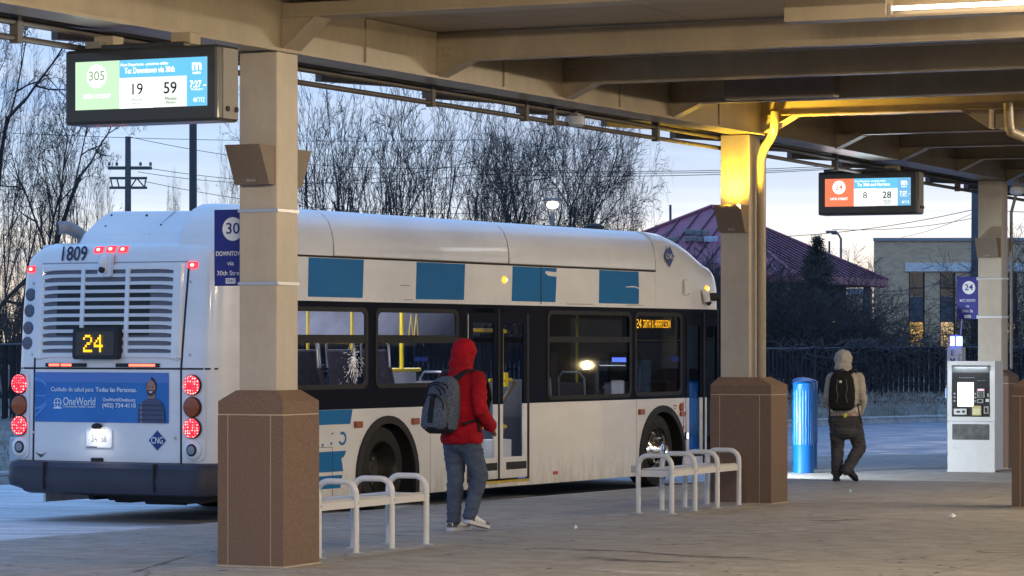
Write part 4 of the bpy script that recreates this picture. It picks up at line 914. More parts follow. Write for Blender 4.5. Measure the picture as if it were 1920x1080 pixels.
for x0, x1, lit in ((-2.11, -1.58, (-2.06, -1.76)), (-1.19, -.66, (-1.02, -.70))):
    o = strip_on(x0, x1, 1.622, 1.66, 0, .025, 'brake_strip', m_rub, n=4); w = (lit[1] - lit[0])
    segs = ((lit[0], lit[0] + w * .46), (lit[0] + w * .54, lit[1])) if x0 < -1.5 else (lit,)
    for a, b_ in segs: strip_on(a, b_, 1.629, 1.653, .026, .004, 'lit_segment', EM('red_strip', (1, .10, .06), 4.5), o, n=2)
text('1809', .155, sf(-1.81, 2.80, .014), (1, -.03, 0), (0, .22, 1), M('number_vinyl', (.012, .014, .05), .5), bus, 'fleet_number', width=.33, bold=.02)
# rear camera
cmr = plate(rrect(-1.435, -1.265, 2.56, 2.80, .03), .02, .04, 'rear_camera', m_white); c = sf(-1.35, 2.68, .06)
MB().ell((c[0], c[1], c[2] + .01), (.05, .075, .10)).build('camera_hood', m_white, cmr, smooth=60); MB().ell((c[0], c[1] - .05, c[2] - .05), (.036, .036, .036)).build('camera_lens', m_seam, cmr, smooth=60)
# engine and cooling housing on the roof
mb = MB().loft([[(-1.93, .22, 2.88), (-.20, .22, 2.88), (-.20, 2.1, 2.88), (-1.93, 2.1, 2.88)], [(-1.90, .30, 3.02), (-.20, .30, 3.02), (-.20, 2.1, 3.02), (-1.90, 2.1, 3.02)], [(-1.82, .44, 3.17), (-.22, .44, 3.17), (-.22, 2.1, 3.17), (-1.82, 2.1, 3.17)], [(-1.72, .52, 3.265), (-.24, .52, 3.245), (-.24, 2.1, 3.245), (-1.72, 2.1, 3.265)]])
hv = bp(mb, 'roof_housing', m_white, bevel=.03)
MB().loft([[(-1.85, .16, 2.905), (-.32, .16, 2.905), (-.32, .30, 2.905), (-1.85, .30, 2.905)], [(-1.80, .22, 2.985), (-.36, .22, 2.985), (-.36, .32, 2.985), (-1.80, .32, 2.985)]]).build('housing_lip', m_white, hv, bevel=.01)
for x, z, y in ((-1.66, 3.1, .385), (-1.66, 3.22, .49), (-1.2, 3.21, .48), (-.95, 3.1, .385), (-.6, 3.2, .47), (-.42, 3.1, .38)): MB().ell((x, y - .005, z), (.014, .012, .014), 8, 5).build('bolt', m_seam, hv)
for a, b_ in (((-1.02, .335), (-.86, .335)),): MB().hexa([(-1.04, .285, 3.0), (-1.03, .285, 3.0), (-1.03, .3, 3.0), (-1.04, .3, 3.0), (-.87, .505, 3.245), (-.86, .505, 3.245), (-.86, .52, 3.245), (-.87, .52, 3.245)]).build('panel_seam', M('soft_seam', (.3, .3, .32), .8), hv)
MB().hexa([(-.61, .285, 3.0), (-.60, .285, 3.0), (-.60, .3, 3.0), (-.61, .3, 3.0), (-.41, .505, 3.235), (-.40, .505, 3.235), (-.40, .52, 3.235), (-.41, .52, 3.235)]).build('panel_seam', M('soft_seam', (.3, .3, .32), .8), hv)
ex = bp(MB().tube([(-2.06, .52, 2.75), (-2.06, .52, 3.0)] + [(-2.06 - .03 * k, .52 - .035 * k, 3.0 + .10 * math.sin(k / 4 * 1.4)) for k in range(1, 5)] + [(-2.24, .31, 3.09)], .068, 14, caps=False), 'exhaust_pipe', M('exhaust_metal', (.30, .27, .25), .55, .6, var=.2), smooth=50)
MB().lathe([(.062, 0), (.001, .001)], (0, 0, 0), 14).build('exhaust_mouth', m_seam, ex).matrix_local = Matrix.Translation((-2.232, .32, 3.09)) @ Vector((-.6, -.6, -.05)).to_track_quat('Z', 'Y').to_matrix().to_4x4()
# bumper
def bring(z, off, ins=0):
    r = []
    for i in range(33):
        u = -1.30 + 2.60 * i / 32; r.append((CX + u * (1.018 - ins), prf(max(-1.285, min(1.285, u))) - .10 - off + (.0), z))
    return r
rs = []
for z, off, ins in ((.36, .0, .02), (.38, .07, .003), (.46, .09, 0), (.50, .075, 0), (.58, .075, 0), (.625, .04, 0), (.64, -.02, .01)):
    q = bring(z, off, ins)
    zz = lambda p: p[2] - (.06 * max(0, min(1, 1)) if z < .4 else 0)
    rs.append([(p[0], p[1], p[2] - (.06 if z < .4 and p[0] > -2.3 else 0)) for p in q] + [(0.005, .50, z), (BW - .005, .50, z)])
bmp = bp(MB().loft(rs), 'rear_bumper', m_plast, smooth=35)
for x in (-2.0, -.60): MB().box(x - .004, x + .004, prf(x - CX) - .205, prf(x - CX) - .08, .345, .63).build('bumper_seam', m_seam, bmp)
bp(MB().box(-1.49, -1.36, -.12, -.03, .625, .68), 'latch', m_rub, bevel=.01)
bp(MB().hexa([(-2.3, .1, .30), (-.25, .1, .22), (-.25, .9, .26), (-2.3, .9, .30), (-2.4, .1, .36), (-.1, .1, .36), (-.1, .9, .36), (-2.4, .9, .36)]), 'engine_tray', m_seam)
for x, z, w in ((-1.75, .22, .10), (-1.35, .20, .22), (-.95, .19, .25), (-.7, .2, .3), (-1.1, .22, .9)): bp(MB().box(x - w / 2, x + w / 2, .25, .6, z, .32), 'engine_tray', m_seam, bevel=.02)
bp(MB().box(-.52, -.22, 2.42, 2.44, .06, .45), 'mud_flap', m_rub); bp(MB().box(BW + .22, BW + .52, 2.42, 2.44, .06, .45), 'mud_flap', m_rub)
# licence plate with its lamp
lp = plate(rrect(-1.575, -1.245, .785, .975, .02), .002, .010, 'licence_plate', M('plate_white', (.85, .85, .83), .5)); y = sf(-1.41, .88, .013)[1]
text('34188', .075, (-1.41, y, .875), X3, Z3, M('plate_ink', (.12, .12, .16), .6), lp, width=.19)
MB().box(-1.57, -1.25, y + .002, y + .004, .785, .795).build('plate_frame', m_seam, lp)
hd = bp(MB().ell((-1.41, y - .035, 1.005), (.06, .055, .035)), 'plate_lamp', m_rub, smooth=60)
MB().box(-1.45, -1.37, y - .07, y - .02, .966, .972).build('lamp', EM('plate_bulb', (1, .93, .85), 12), hd)
l = light('plate_lamp_light', 'AREA', .55, (1, .94, .86), (-1.41, y - .075, .965), hd, shape='RECTANGLE', size=.12, size_y=.03); aim(l, (0, .45, -1))
# printed advertisement (flat print)
def pr(x0, x1, z0, z1, off, name, m, par): return strip_on(x0, x1, z0, z1, off, .0015, name, m, par, n=8)
ad = pr(-2.265, -.545, 1.045, 1.565, .004, 'advert', M('advert_blue', S(38, 118, 185), .4, c2=S(30, 100, 170), vscale=2), bus)
pr(-2.265, -.545, 1.46, 1.565, .0058, 'advert_band', M('advert_band', S(80, 120, 185), .4), ad)
m_adw = M('advert_white', (.80, .82, .85), .4); ya = lambda x: sf(x, 1.2, .009)[1]
def adtext(s, h, x, z, w, **kw): return text(s, h, (x, ya(x) - .003, z), (1, .0666 * (x - CX), 0), Z3, m_adw, ad, width=w, **kw)
adtext('Cuidado de salud para', .048, -1.76, 1.385, .56); adtext('Todas las Personas.', .048, -1.19, 1.385, .52, bold=.015)
adtext('OneWorld', .085, -1.665, 1.258, .42); adtext('Community Health Centers', .026, -1.665, 1.208, .42); adtext('OneWorldOmaha.org', .036, -1.155, 1.282, .41, bold=.012); adtext('(402) 734-4110', .046, -1.155, 1.222, .42, bold=.015)
def adring(cx, cz, r, w, m, off=.0085): 
    y = sf(cx, cz, off)[1]; return ring(MB(), [(cx + r * math.cos(R(a)), cz + r * math.sin(R(a))) for a in range(0, 360, 15)], [(cx + (r - w) * math.cos(R(a)), cz + (r - w) * math.sin(R(a))) for a in range(0, 360, 15)], (0, y, 0), X3, Z3, (0, -.001, 0))
lg = adring(-1.955, 1.245, .05, .008, m_adw); lg.box(-1.959, -1.951, ya(-1.95) - .001, ya(-1.95), 1.195, 1.295).box(-2.0, -1.91, ya(-1.95) - .001, ya(-1.95), 1.241, 1.249)
lg.box(-2.01, -1.90, ya(-1.95) - .001, ya(-1.95), 1.185, 1.197); lg.build('logo', m_adw, ad)
m_adl = M('advert_pale', S(85, 140, 200), .35)
y = sf(-2.17, 1.3, .0075)[1]
arcs = ring(MB(), [(-2.265 + .2 * math.cos(R(a)), 1.34 + .17 * math.sin(R(a))) for a in range(-90, 91, 15)] + [(-2.262, 1.30)], [(-2.265 + .175 * math.cos(R(a)), 1.34 + .145 * math.sin(R(a))) for a in range(-90, 91, 15)] + [(-2.262, 1.30)], (0, y, 0), X3, Z3, (0, -.001, 0))
arcs.prism([(-2.26, 1.31), (-2.12, 1.31), (-2.12, 1.325), (-2.26, 1.325)], (0, y, 0), X3, Z3, (0, -.001, 0)); arcs.prism([(-2.26, 1.08), (-2.11, 1.22), (-2.135, 1.225), (-2.26, 1.11)], (0, y, 0), X3, Z3, (0, -.001, 0)); arcs.build('logo_shape', m_adl, ad)
def adp(poly, m, name, off): y = sf(poly[0][0], poly[0][1], off)[1]; MB().prism(poly, (0, y, 0), X3, Z3, (0, -.0008, 0)).build(name, m, ad)
def oval(cx, cz, rx, rz): return [(cx + rx * math.cos(R(a)), cz + rz * math.sin(R(a))) for a in range(0, 360, 20)]
m_pl = M('printed_shirt', S(70, 75, 100), .5); m_pl2 = M('printed_check', S(120, 125, 150), .5); m_pl3 = M('printed_check_dark', S(45, 45, 70), .5)
adp([(-.925, 1.048), (-.92, 1.18), (-.885, 1.255), (-.80, 1.30), (-.70, 1.30), (-.625, 1.26), (-.59, 1.17), (-.585, 1.048)], m_pl, 'printed_shirt', .008)
for x in (-.88, -.80, -.72, -.64): adp([(x - .009, 1.05), (x + .009, 1.05), (x + .009, 1.255), (x - .009, 1.255)], m_pl2 if int(x * 100) % 16 else m_pl3, 'printed_check', .0092)
for z in (1.08, 1.13, 1.18, 1.23): adp([(-.915, z - .006), (-.60, z - .006), (-.61, z + .006), (-.905, z + .006)], m_pl3, 'printed_check', .0101)
sk = M('printed_skin', S(165, 120, 100), .5); dkp = M('printed_dark', S(45, 32, 30), .5)
adp([(-.79, 1.28), (-.715, 1.28), (-.71, 1.345), (-.795, 1.345)], sk, 'printed_neck', .0092); adp(oval(-.757, 1.42, .068, .098), dkp, 'printed_hair', .0092); adp(oval(-.760, 1.408, .056, .080), sk, 'printed_face', .0102)
adp([(-.812, 1.385), (-.708, 1.385), (-.715, 1.35), (-.74, 1.322), (-.78, 1.322), (-.805, 1.35)], M('printed_beard', S(75, 52, 48), .5), 'printed_beard', .0112); adp([(-.785, 1.372), (-.735, 1.372), (-.75, 1.358), (-.77, 1.358)], m_adw, 'printed_smile', .0122)
for x in (-.783, -.738): adp(oval(x, 1.418, .010, .006), dkp, 'printed_eye', .0112)
dm = plate([(-.685 - .105, .868), (-.685, .765), (-.685 + .105, .868), (-.685, .972)], .003, .003, 'fuel_diamond', M('blue_diamond', S(10, 50, 120), .4)); text('CNG', .07, (-.685, sf(-.685, .868, .009)[1], .866), X3, Z3, m_adw, dm, width=.145, bold=.01)
wg = MB(); y = sf(-2.2, .70, .004)[1]
for s in (-1, 1):
    for j in range(3): wg.prism([(0, -.012 * j), (s * (.075 - .018 * j), .022 - .014 * j), (s * (.06 - .018 * j), .012 - .014 * j), (0, -.012 * j - .008)], (-2.185, y, .70), X3, Z3, (0, -.002, 0))
bp(wg, 'wing_emblem', m_seam)
for x, z in ((-2.31, 1.75), (-.30, 1.75), (-2.08, 1.755), (-.68, 1.755), (-2.29, .93), (-.47, .90), (-2.33, 2.5), (-.32, 2.5)):
    c = sf(x, z, .004); MB().ell(c, (.016, .008, .016), 8, 5).build('lock', m_alu, bus)
# ------------------------------------------------------------------ departure displays hung from the girder
m_case = M('display_case', (.022, .024, .026), .35, coat=.2); m_caseg = M('display_case_side', (.16, .155, .15), .5)
m_scw = EM('screen_white', (.93, .97, 1), 1.5); m_scb = EM('screen_blue', S(105, 190, 235), 1.15); m_scb2 = EM('screen_pale_blue', S(120, 185, 230), 1.0)
m_scg = EM('screen_green', S(190, 222, 188), 1.2); m_sco = EM('screen_orange', S(238, 122, 88), 1.2); m_ink = M('screen_ink', (.01, .01, .012), .6); m_scs = EM('screen_soft', (.82, .9, .86), 1.1)
def display(cw, zc, rot, route, rname, dest, a, b, mcol, label, hang):
    t = thing('departure_display', label, 'display', (cw[0], cw[1], 0), -rot, 'hanging departure displays')
    w, h, d = 1.30, .545, .30
    body = MB().loft([[(-w / 2, -d / 2, zc - h / 2), (w / 2, -d / 2, zc - h / 2), (w / 2, -d / 2, zc + h / 2), (-w / 2, -d / 2, zc + h / 2)], [(-w / 2, d / 2, zc - h / 2), (w / 2, d / 2, zc - h / 2), (w / 2, d / 2, zc + h / 2), (-w / 2, d / 2, zc + h / 2)]]).build('case', m_case, t, bevel=.022)
    MB().box(w / 2 - .001, w / 2 + .004, -d / 2 + .075, d / 2 - .02, zc - h / 2 + .02, zc + h / 2 - .02).build('side_door', m_caseg, body)
    for y in (-.02, .1): MB().lathe([(.02, 0), (.02, .012), (.002, .014)], (w / 2 + .004, y, zc - h / 2 + .09), 10, 'x').build('side_lock', m_seam, body)
    MB().box(-w / 2 + .06, w / 2 - .3, -d / 2 + .04, d / 2, zc + h / 2 - .01, zc + h / 2 + .035).build('top_cover', m_case, body, bevel=.01)
    x0, x1, z0, z1 = -.555, .565, zc - .165, zc + .185; y = -d / 2 - .002; W_ = x1 - x0; H_ = z1 - z0
    def P(fx, fz): return (x0 + W_ * fx, z0 + H_ * fz)
    def rect(f0, f1, g0, g1, name, m, k=0):
        p, q = P(f0, g0), P(f1, g1); return MB().box(p[0], q[0], y - .001 - .001 * k, y - .001 * k, p[1], q[1]).build(name, m, t if k == 0 else scr_)
    scr_ = None; scr_ = rect(0, 1, 0, 1, 'screen', m_scw)
    rect(0, .34, 0, 1, 'route_panel', mcol, 1); rect(.34, .85, .63, 1, 'heading_panel', m_scb, 1); rect(.85, 1, 0, 1, 'clock_panel', m_scb2 if route != '305' else m_scb, 1); rect(.60, .85, 0, .63, 'minute_panel', m_scs, 1)
    def tx(s, hh, fx, fz, m, wd=None, bold=0): p = P(fx, fz); return text(s, hh * H_, (p[0], y - .0035, p[1]), X3, Z3, m, scr_, width=wd and wd * W_, bold=bold)
    c = P(.165, .69); MB().lathe([(.085, 0), (.085, -.001), (.001, -.001)], (c[0], y - .002, c[1]), 30, 'y').build('route_disc', m_scw, scr_)
    tx(route, .20, .165, .69, mcol if route != '305' else EM('screen_green_ink', S(150, 185, 140), .9), None, .02); tx(rname, .085, .165, .27, m_scw, .21, .02)
    tx('Next Departures - proximas salidas', .06, .53, .90, m_scw, .36, .01); tx('To: ' + dest, .12, .57, .77, m_scw, .38, .02)
    for s, fx in ((a, .47), (b, .725)): tx(s, .24, fx, .38, m_ink, None, .01); tx('Minutes', .07, fx + .005, .17, M('screen_olive', S(120, 150, 90), .6), .085); tx('Minutos', .05, fx + .005, .09, M('screen_olive', S(120, 150, 90), .6), .07)
    tx('m', .22, .925, .83, m_scw, .07, .04); tx('metro', .07, .925, .68, m_scw, .06, .01); tx('7:27', .14, .915, .44, m_scw, .085, .02); tx('am', .05, .985, .42, m_scw, .02); tx('Thursday Jan 4', .04, .925, .34, m_scw, .09); tx('46\u00b0/12', .10, .94, .12, m_scw, .085)
    for x in hang: MB().box(x - .085, x + .085, -.05, .09, zc + h / 2 + .02, 4.0).build('hanger', m_steel, t, bevel=.006)
    MB().box(hang[0] - .1, hang[0] + .02, -.14, .11, zc + h / 2 + .01, zc + h / 2 + .06).build('hanger_foot', m_caseg, t)
    l = light('screen_glow', 'AREA', 3.5, (.85, .95, 1), (0, -d / 2 - .03, zc), t, shape='RECTANGLE', size=1.1, size_y=.34); aim(l, (0, -1, .05))
    return t
display((-2.62, 23.25), 3.62, R(26), '305', '30TH STREET', 'Downtown via 30th', '19', '59', m_scg, 'hanging departure display with green panel reading 305', (-.38, .28))
display((4.54, 40.5), 3.655, R(23), '24', '24TH STREET', '30th and Harrison', '8', '28', m_sco, 'hanging departure display with orange panel reading 24', (-.38, .28))

# ------------------------------------------------------------------ route signs strapped to pillars
m_sign = M('sign_blue', S(22, 30, 125), .45); m_sgw = M('sign_white', (.72, .74, .80), .5)
def route_sign(c, rot, z0, z1, num, lines, code, label, strap, w=.305, u=.05, v0=-.176):
    t = thing('route_sign', label, 'sign', (c.x, c.y, 0), -rot, 'blue route signs strapped to pillars')
    x1 = v0; x0 = v0 - w; xm = (x0 + x1) / 2; H_ = z1 - z0
    pn = MB().box(x0, x1, u - .006, u + .006, z0, z1).build('panel', m_sign, t, bevel=.003)
    y = u - .008
    zc = z1 - H_ * .255; r = H_ * .155
    MB().lathe([(r, y + .001), (r, y - .001), (.001, y - .001)], (xm + .02, 0, zc), 32, 'y').build('number_disc', m_sgw, pn)
    text(num, r * .95, (xm + .02, y - .003, zc), X3, Z3, m_sign, pn, width=r * 1.3, bold=.015)
    for s, f, wd, b in lines: text(s, H_ * .062, (xm, y - .001, z1 - H_ * f), X3, Z3, m_sgw, pn, width=wd, bold=b)
    MB().box(xm - .045, xm + .045, y - .001, y + .001, z0 + H_ * .03, z0 + H_ * .10).build('stop_plate', m_sgw, pn); text(code, H_ * .04, (xm, y - .003, z0 + H_ * .065), X3, Z3, m_sign, pn, width=.07)
    for z in strap:
        ring(MB(), [(-.18, -.18), (.18, -.18), (.18, .18), (-.18, .18)], [(-.176, -.176), (.176, -.176), (.176, .176), (-.176, .176)], (0, 0, z), X3, Y3, (0, 0, .025)).build('strap', m_alu, t)
        MB().box(x1 - .02, x1 + .012, u - .02, u + .02, z - .01, z + .035).build('bracket', m_alu, t)
    return t
route_sign(C0, cA, 2.215, 2.825, '30', (('DOWNTOWN', .58, .265, .012), ('via', .705, .06, 0), ('30th Street', .835, .25, 0)), '3261', 'blue route sign with a white disc reading 30 on the nearest pillar', (2.215, 2.79), v0=-.218)
route_sign(C2, R(22.9), 2.10, 2.70, '24', (('MCC SOUTH', .56, .22, .012), ('via', .69, .05, 0), ('24th St', .81, .16, 0)), '3262', 'blue route sign with a white disc reading 24 above the ticket machine', (2.12, 2.66), u=-.14)

# ------------------------------------------------------------------ benches
m_bench = M('bench_white_coating', (.60, .605, .62), .4, var=.08, vscale=9)
m_perf = bpy.data.materials.new('perforated_seat'); m_perf.use_nodes = True; t_ = m_perf.node_tree; b_ = t_.nodes['Principled BSDF']; b_.inputs['Roughness'].default_value = .45
tcn = t_.nodes.new('ShaderNodeTexCoord'); vo = t_.nodes.new('ShaderNodeTexVoronoi'); vo.inputs['Scale'].default_value = 62; vo.inputs['Randomness'].default_value = 0
t_.links.new(tcn.outputs['Object'], vo.inputs['Vector']); r_ = t_.nodes.new('ShaderNodeValToRGB'); e = r_.color_ramp.elements; e[0].position = .30; e[0].color = (.08, .08, .08, 1); e[1].position = .38; e[1].color = (.58, .57, .55, 1)
t_.links.new(vo.outputs['Distance'], r_.inputs[0]); t_.links.new(r_.outputs[0], b_.inputs['Base Color'])
def bench(P, rot, nh, label, pitch=.655):
    t = thing('bench', label, 'bench', (P[0], P[1], 0), -rot, 'white tubular benches'); hw = .185
    for k in range(nh):
        y = -k * pitch; zt = .60; r = .11
        pts = [(-hw, y, .008), (-hw, y, zt - r)] + [(-hw + r - r * math.cos(R(a)), y, zt - r + r * math.sin(R(a))) for a in range(15, 91, 15)] + [(hw - r + r * math.sin(R(a)), y, zt - r + r * math.cos(R(a))) for a in range(0, 91, 15)] + [(hw, y, .008)]
        hp = MB().tube(pts, .0265, 10).build('hoop', m_bench, t, smooth=50)
        for s in (-1, 1):
            MB().box(s * hw - .045, s * hw + .045, y - .05, y + .05, .0, .008).build('foot_plate', m_alu, hp)
            if k < nh: MB().ell((s * (hw + .026), y - .0, .425), (.006, .012, .012), 8, 5).build('bolt', m_alu, hp)
    for k in range(nh - 1):
        y1 = -k * pitch - .03; y0 = -(k + 1) * pitch + .03
        pr = [(-hw, .385), (-hw + .0, .44), (-hw + .03, .462), (-.08, .455), (.08, .455), (hw - .03, .462), (hw, .44), (hw, .385), (hw - .012, .385), (hw - .03, .44), (-hw + .03, .44), (-hw + .012, .385)]
        MB().prism([(x, z) for x, z in pr], (0, y0, 0), X3, Z3, (0, y1 - y0, 0)).build('seat', m_perf, t, smooth=40)
        for y in (y0 - .004, y1 + .004): MB().box(-hw + .005, hw - .005, y - .006, y + .006, .38, .445).build('cross_bar', m_bench, t)
    return t
bench((-.915, 27.96), R(25), 4, 'white tubular bench beside the nearest pillar and its brown stone base')
bench((2.29, 34.75), cA, 4, 'white tubular bench in front of the bus front wheel')

# ------------------------------------------------------------------ people
def person(P, head, label, sc, cfg):
    t = thing('person', label, 'person', (P[0], P[1], 0), -head); t.scale = (sc, sc, sc)
    J = cfg['J']; sk = M('skin', (.22, .12, .08), .55)
    # one continuous body under the clothes
    b = MB(); hx, hy, hz = J['head']
    b.ell((hx, hy, hz), (.078, .098, .118), 20, 14); b.cap((hx, hy - .02, hz - .08), .06, (0, 0, 1.46), .065); b.ell((hx, hy + .098, hz - .005), (.013, .02, .022)); b.ell((hx, hy + .085, hz - .05), (.026, .012, .008))
    for s in (-1, 1): b.ell((hx + s * .078, hy - .005, hz), (.012, .022, .034)); b.ell((hx + s * .032, hy + .085, hz + .022), (.014, .012, .009))
    b.ell((0, 0, 1.25), (.155, .105, .24)); b.ell((0, 0, .98), (.145, .10, .17))
    for s, n in ((-1, 'l'), (1, 'r')):
        sh, el, wr = J['sh' + n], J['el' + n], J['wr' + n]
        b.chain([sh, el, wr], [.052, .044, .033]); d = (Vector(wr) - Vector(el)).normalized(); c = Vector(wr) + d * .06; b.cap(wr, .03, c, .036)
        sd = d.cross(Vector((0, 0, 1))).normalized()
        for q in range(4):
            o = c + sd * (-.03 + .02 * q) + d * .02; m1 = o + d * (.035 + .006 * (q in (1, 2))) + Vector((0, 0, -.008)); b.cap(o, .010, m1, .009, 6); b.cap(m1, .009, m1 + d * .022 + Vector((0, 0, -.022)), .008, 6)
        b.cap(Vector(wr) + d * .02 + sd * s * .03, .012, Vector(wr) + d * .065 + sd * s * .055, .010, 6)
        b.chain([J['hp' + n], J['kn' + n], J['an' + n]], [.075, .052, .038]); f = J['ft' + n]; b.cap(J['an' + n], .038, tuple(Vector(J['an' + n]) + Vector((0, .03, -.03))), .036)
    put('body', (lambda me: (me.materials.append(sk), me)[1])(solid(b, .016, 4)), t)
    # trousers
    j = MB(); j.ell((0, .0, cfg['hipz']), cfg['hipr'], 20, 12)
    for n in 'lr':
        h, k, a = (Vector(J[q + n]) for q in ('hp', 'kn', 'an'))
        rr = cfg['legr']; mid = k.lerp(a, .55)
        j.chain([h, k, mid, a], [rr[0], rr[1], rr[2], rr[3]], 14)
        for q in range(cfg['cuff']): c = k.lerp(a, .62 + .40 * q / max(1, cfg['cuff'] - 1)); j.ell(tuple(c), (rr[3] * 1.12, rr[3] * 1.16, .028))
    if 'seat' in cfg: j.ell(*cfg['seat'])
    tr = put('trousers', (lambda me: (me.materials.append(cfg['mt']), me)[1])(solid(j, .012, 3, .011, 9.0, (1, 1, 2.0), 1)), t)
    # hooded top
    k = MB(); rings = []
    for z, rx, ry, oy in cfg['torso']: rings.append([(rx * math.cos(2 * math.pi * q / 24), oy + ry * math.sin(2 * math.pi * q / 24), z) for q in range(24)])
    k.loft(rings)
    for n in 'lr': k.chain([J['sh' + n], J['el' + n], J['wr' + n]], cfg['armr'], 14); k.ell(tuple(Vector(J['wr' + n])), (cfg['armr'][2] * 1.15,) * 3)
    hr = cfg['hood']; k.ell((hx, hy - .01, hz + .01), hr, 20, 14); k.ell((hx, hy - .075, hz - .10), (hr[0] * .98, .075, .085)); k.cap((0, -.01, 1.46), .10, (hx, hy - .03, hz - .10), .095)
    put('hooded_top', (lambda me: (me.materials.append(cfg['mj']), me)[1])(solid(k, .012, 3, .013, 7.0, (1, 1, 1.7), 5)), t)
    # shoes
    for n in 'lr':
        p, d, pit = J['ft' + n]; d = Vector((math.sin(d), math.cos(d), 0)); s = Vector((d.y, -d.x, 0)); L = cfg['shoeL']
        up = (Vector((0, 0, 1)) * math.cos(pit) + d * math.sin(pit)); dd = (d * math.cos(pit) - Vector((0, 0, 1)) * math.sin(pit)); o = Vector(p)
        def rg(f, w, z0, z1, n_=14):
            return [o + dd * (f * L) + s * (w * math.cos(2 * math.pi * q / n_)) + up * (z0 + (z1 - z0) * (.5 + .5 * math.sin(2 * math.pi * q / n_))) for q in range(n_)]
        prof_ = [(-.02, .020, .03, .085), (.0, .036, .022, cfg['shoeH']), (.12, .040, .022, cfg['shoeH'] + .015), (.30, .041, .022, cfg['shoeH']), (.48, .044, .022, .085), (.70, .050, .022, .068), (.88, .046, .022, .058), (.98, .032, .022, .046), (1.02, .012, .026, .036)]
        shoe = MB().loft([rg(*q) for q in prof_]).build('shoe', cfg['ms'], t, smooth=60)
        sol = [(-.04, .025), (.0, .042), (.15, .044), (.40, .043), (.70, .054), (.90, .048), (1.0, .034), (1.04, .012)]
        mb = MB(); r_ = []
        for f, w in sol: r_.append([o + dd * (f * L) + s * w * e + up * z for e, z in ((-1, .0), (1, .0), (1, .032), (-1, .032))])
        mb.loft(r_).build('sole', cfg['mso'], shoe, smooth=50)
        if cfg.get('trim'):
            for f0, f1, h0, h1 in ((-.03, .20, .03, .075), (.72, 1.0, .03, .055)):
                mb = MB(); r_ = []
                for q in range(5):
                    f = f0 + (f1 - f0) * q / 4; w = float(np.interp(f, [x[0] for x in prof_], [x[1] for x in prof_])) + .004; r_.append([o + dd * f * L + s * w * e + up * z for e, z in ((-1, h0), (1, h0), (.92, h1), (-.92, h1))])
                mb.loft(r_).build('shoe_overlay', M('shoe_grey', (.07, .07, .09), .6), shoe)
    return t
def seam_tube(pts, r, name, m, par): return MB().tube(pts, r, 6).build(name, m, par, smooth=50)
m_redj = M('red_fleece', (.30, .006, .016), .92, var=.25, vscale=5, bump=.25, bscale=90, spec=.2)
m_jean = M('grey_blue_denim', (.080, .108, .170), .85, c2=(.042, .056, .092), vscale=4, bump=.2, bscale=120, spec=.25)
zl = .60
cfgA = dict(J=dict(head=(.0, .04, 1.655), shl=(-.185, 0, 1.42), shr=(.185, 0, 1.42), ell=(-.265, -.05, 1.13), elr=(.285, -.08, 1.14), wrl=(-.19, .17, .99), wrr=(.20, .17, .985), hpl=(-.095, .0, .86), hpr=(.095, .0, .86),
    knl=(-.10, .035, .50), knr=(.095, .14, .51), anl=(-.10, .0, .10), anr=(.085, .02, .15), ftl=((-.10, -.055, .0), .0, 0), ftr=((.085, -.03, .075), .08, .22)),
    hipz=.85, hipr=(.158, .132, .13), legr=(.104, .084, .068, .060), cuff=3, mt=m_jean, torso=((.82, .200, .160, 0), (.86, .212, .170, 0), (.98, .192, .155, 0), (1.12, .195, .155, -.005), (1.26, .205, .155, -.01), (1.38, .198, .145, -.015), (1.45, .165, .12, -.02), (1.51, .10, .09, -.02)),
    armr=(.080, .066, .054), hood=(.112, .128, .140), mj=m_redj, ms=M('white_trainer', (.62, .62, .64), .5), mso=M('trainer_sole', (.50, .50, .53), .6), trim=True, shoeL=.285, shoeH=.105)
A = person((-.47, 29.95), R(38), 'person in red hooded top and blue jeans walking past the bus door', 1.0, cfgA)
m_creamj = M('cream_fleece', (.40, .38, .35), .92, var=.15, vscale=6, bump=.25, bscale=90, spec=.2)
m_baggy = M('charcoal_trousers', (.056, .055, .062), .85, var=.3, vscale=5, bump=.2, bscale=100, spec=.2)
cfgB = dict(J=dict(head=(-.02, .05, 1.665), shl=(-.175, 0, 1.42), shr=(.185, 0, 1.42), ell=(-.225, -.05, 1.15), elr=(.245, -.03, 1.13), wrl=(-.17, .15, .99), wrr=(.20, .13, .97), hpl=(-.10, .0, .86), hpr=(.11, .0, .84),
    knl=(-.10, .06, .47), knr=(.205, .14, .46), anl=(-.11, .05, .12), anr=(.02, -.08, .16), ftl=((-.105, -.02, .0), -.05, 0), ftr=((-.005, -.10, .17), .75, .62)),
    hipz=.83, hipr=(.205, .155, .17), seat=((.01, -.01, .70), (.185, .14, .12)), legr=(.125, .088, .080, .070), cuff=4, mt=m_baggy, torso=((.94, .195, .15, 0), (.97, .21, .165, 0), (1.06, .200, .165, 0), (1.18, .20, .165, -.005), (1.30, .205, .165, -.01), (1.39, .195, .15, -.015), (1.46, .17, .12, -.02), (1.52, .10, .09, -.02)),
    armr=(.078, .066, .056), hood=(.122, .132, .138), mj=m_creamj, ms=M('black_boot', (.012, .013, .017), .5), mso=M('boot_sole', (.010, .010, .011), .7), shoeL=.285, shoeH=.15)
B = person((4.235, 40.72), R(6), 'person in cream hooded top and baggy trousers walking near blue bollards', .925, cfgB)
MB().loft([[(rx * math.cos(2 * math.pi * q / 24), ry * math.sin(2 * math.pi * q / 24), z) for q in range(24)] for z, rx, ry in ((.905, .212, .165), (.945, .214, .167))]).build('belt', M('patterned_belt', (.30, .10, .09), .6, c2=(.35, .33, .30), vscale=25, lo=.5, hi=.55), B)
MB().ell((.0, -.172, .915), (.035, .02, .035)).build('belt_tag', M('green_tag', (.45, .50, .12), .5), B, smooth=60)
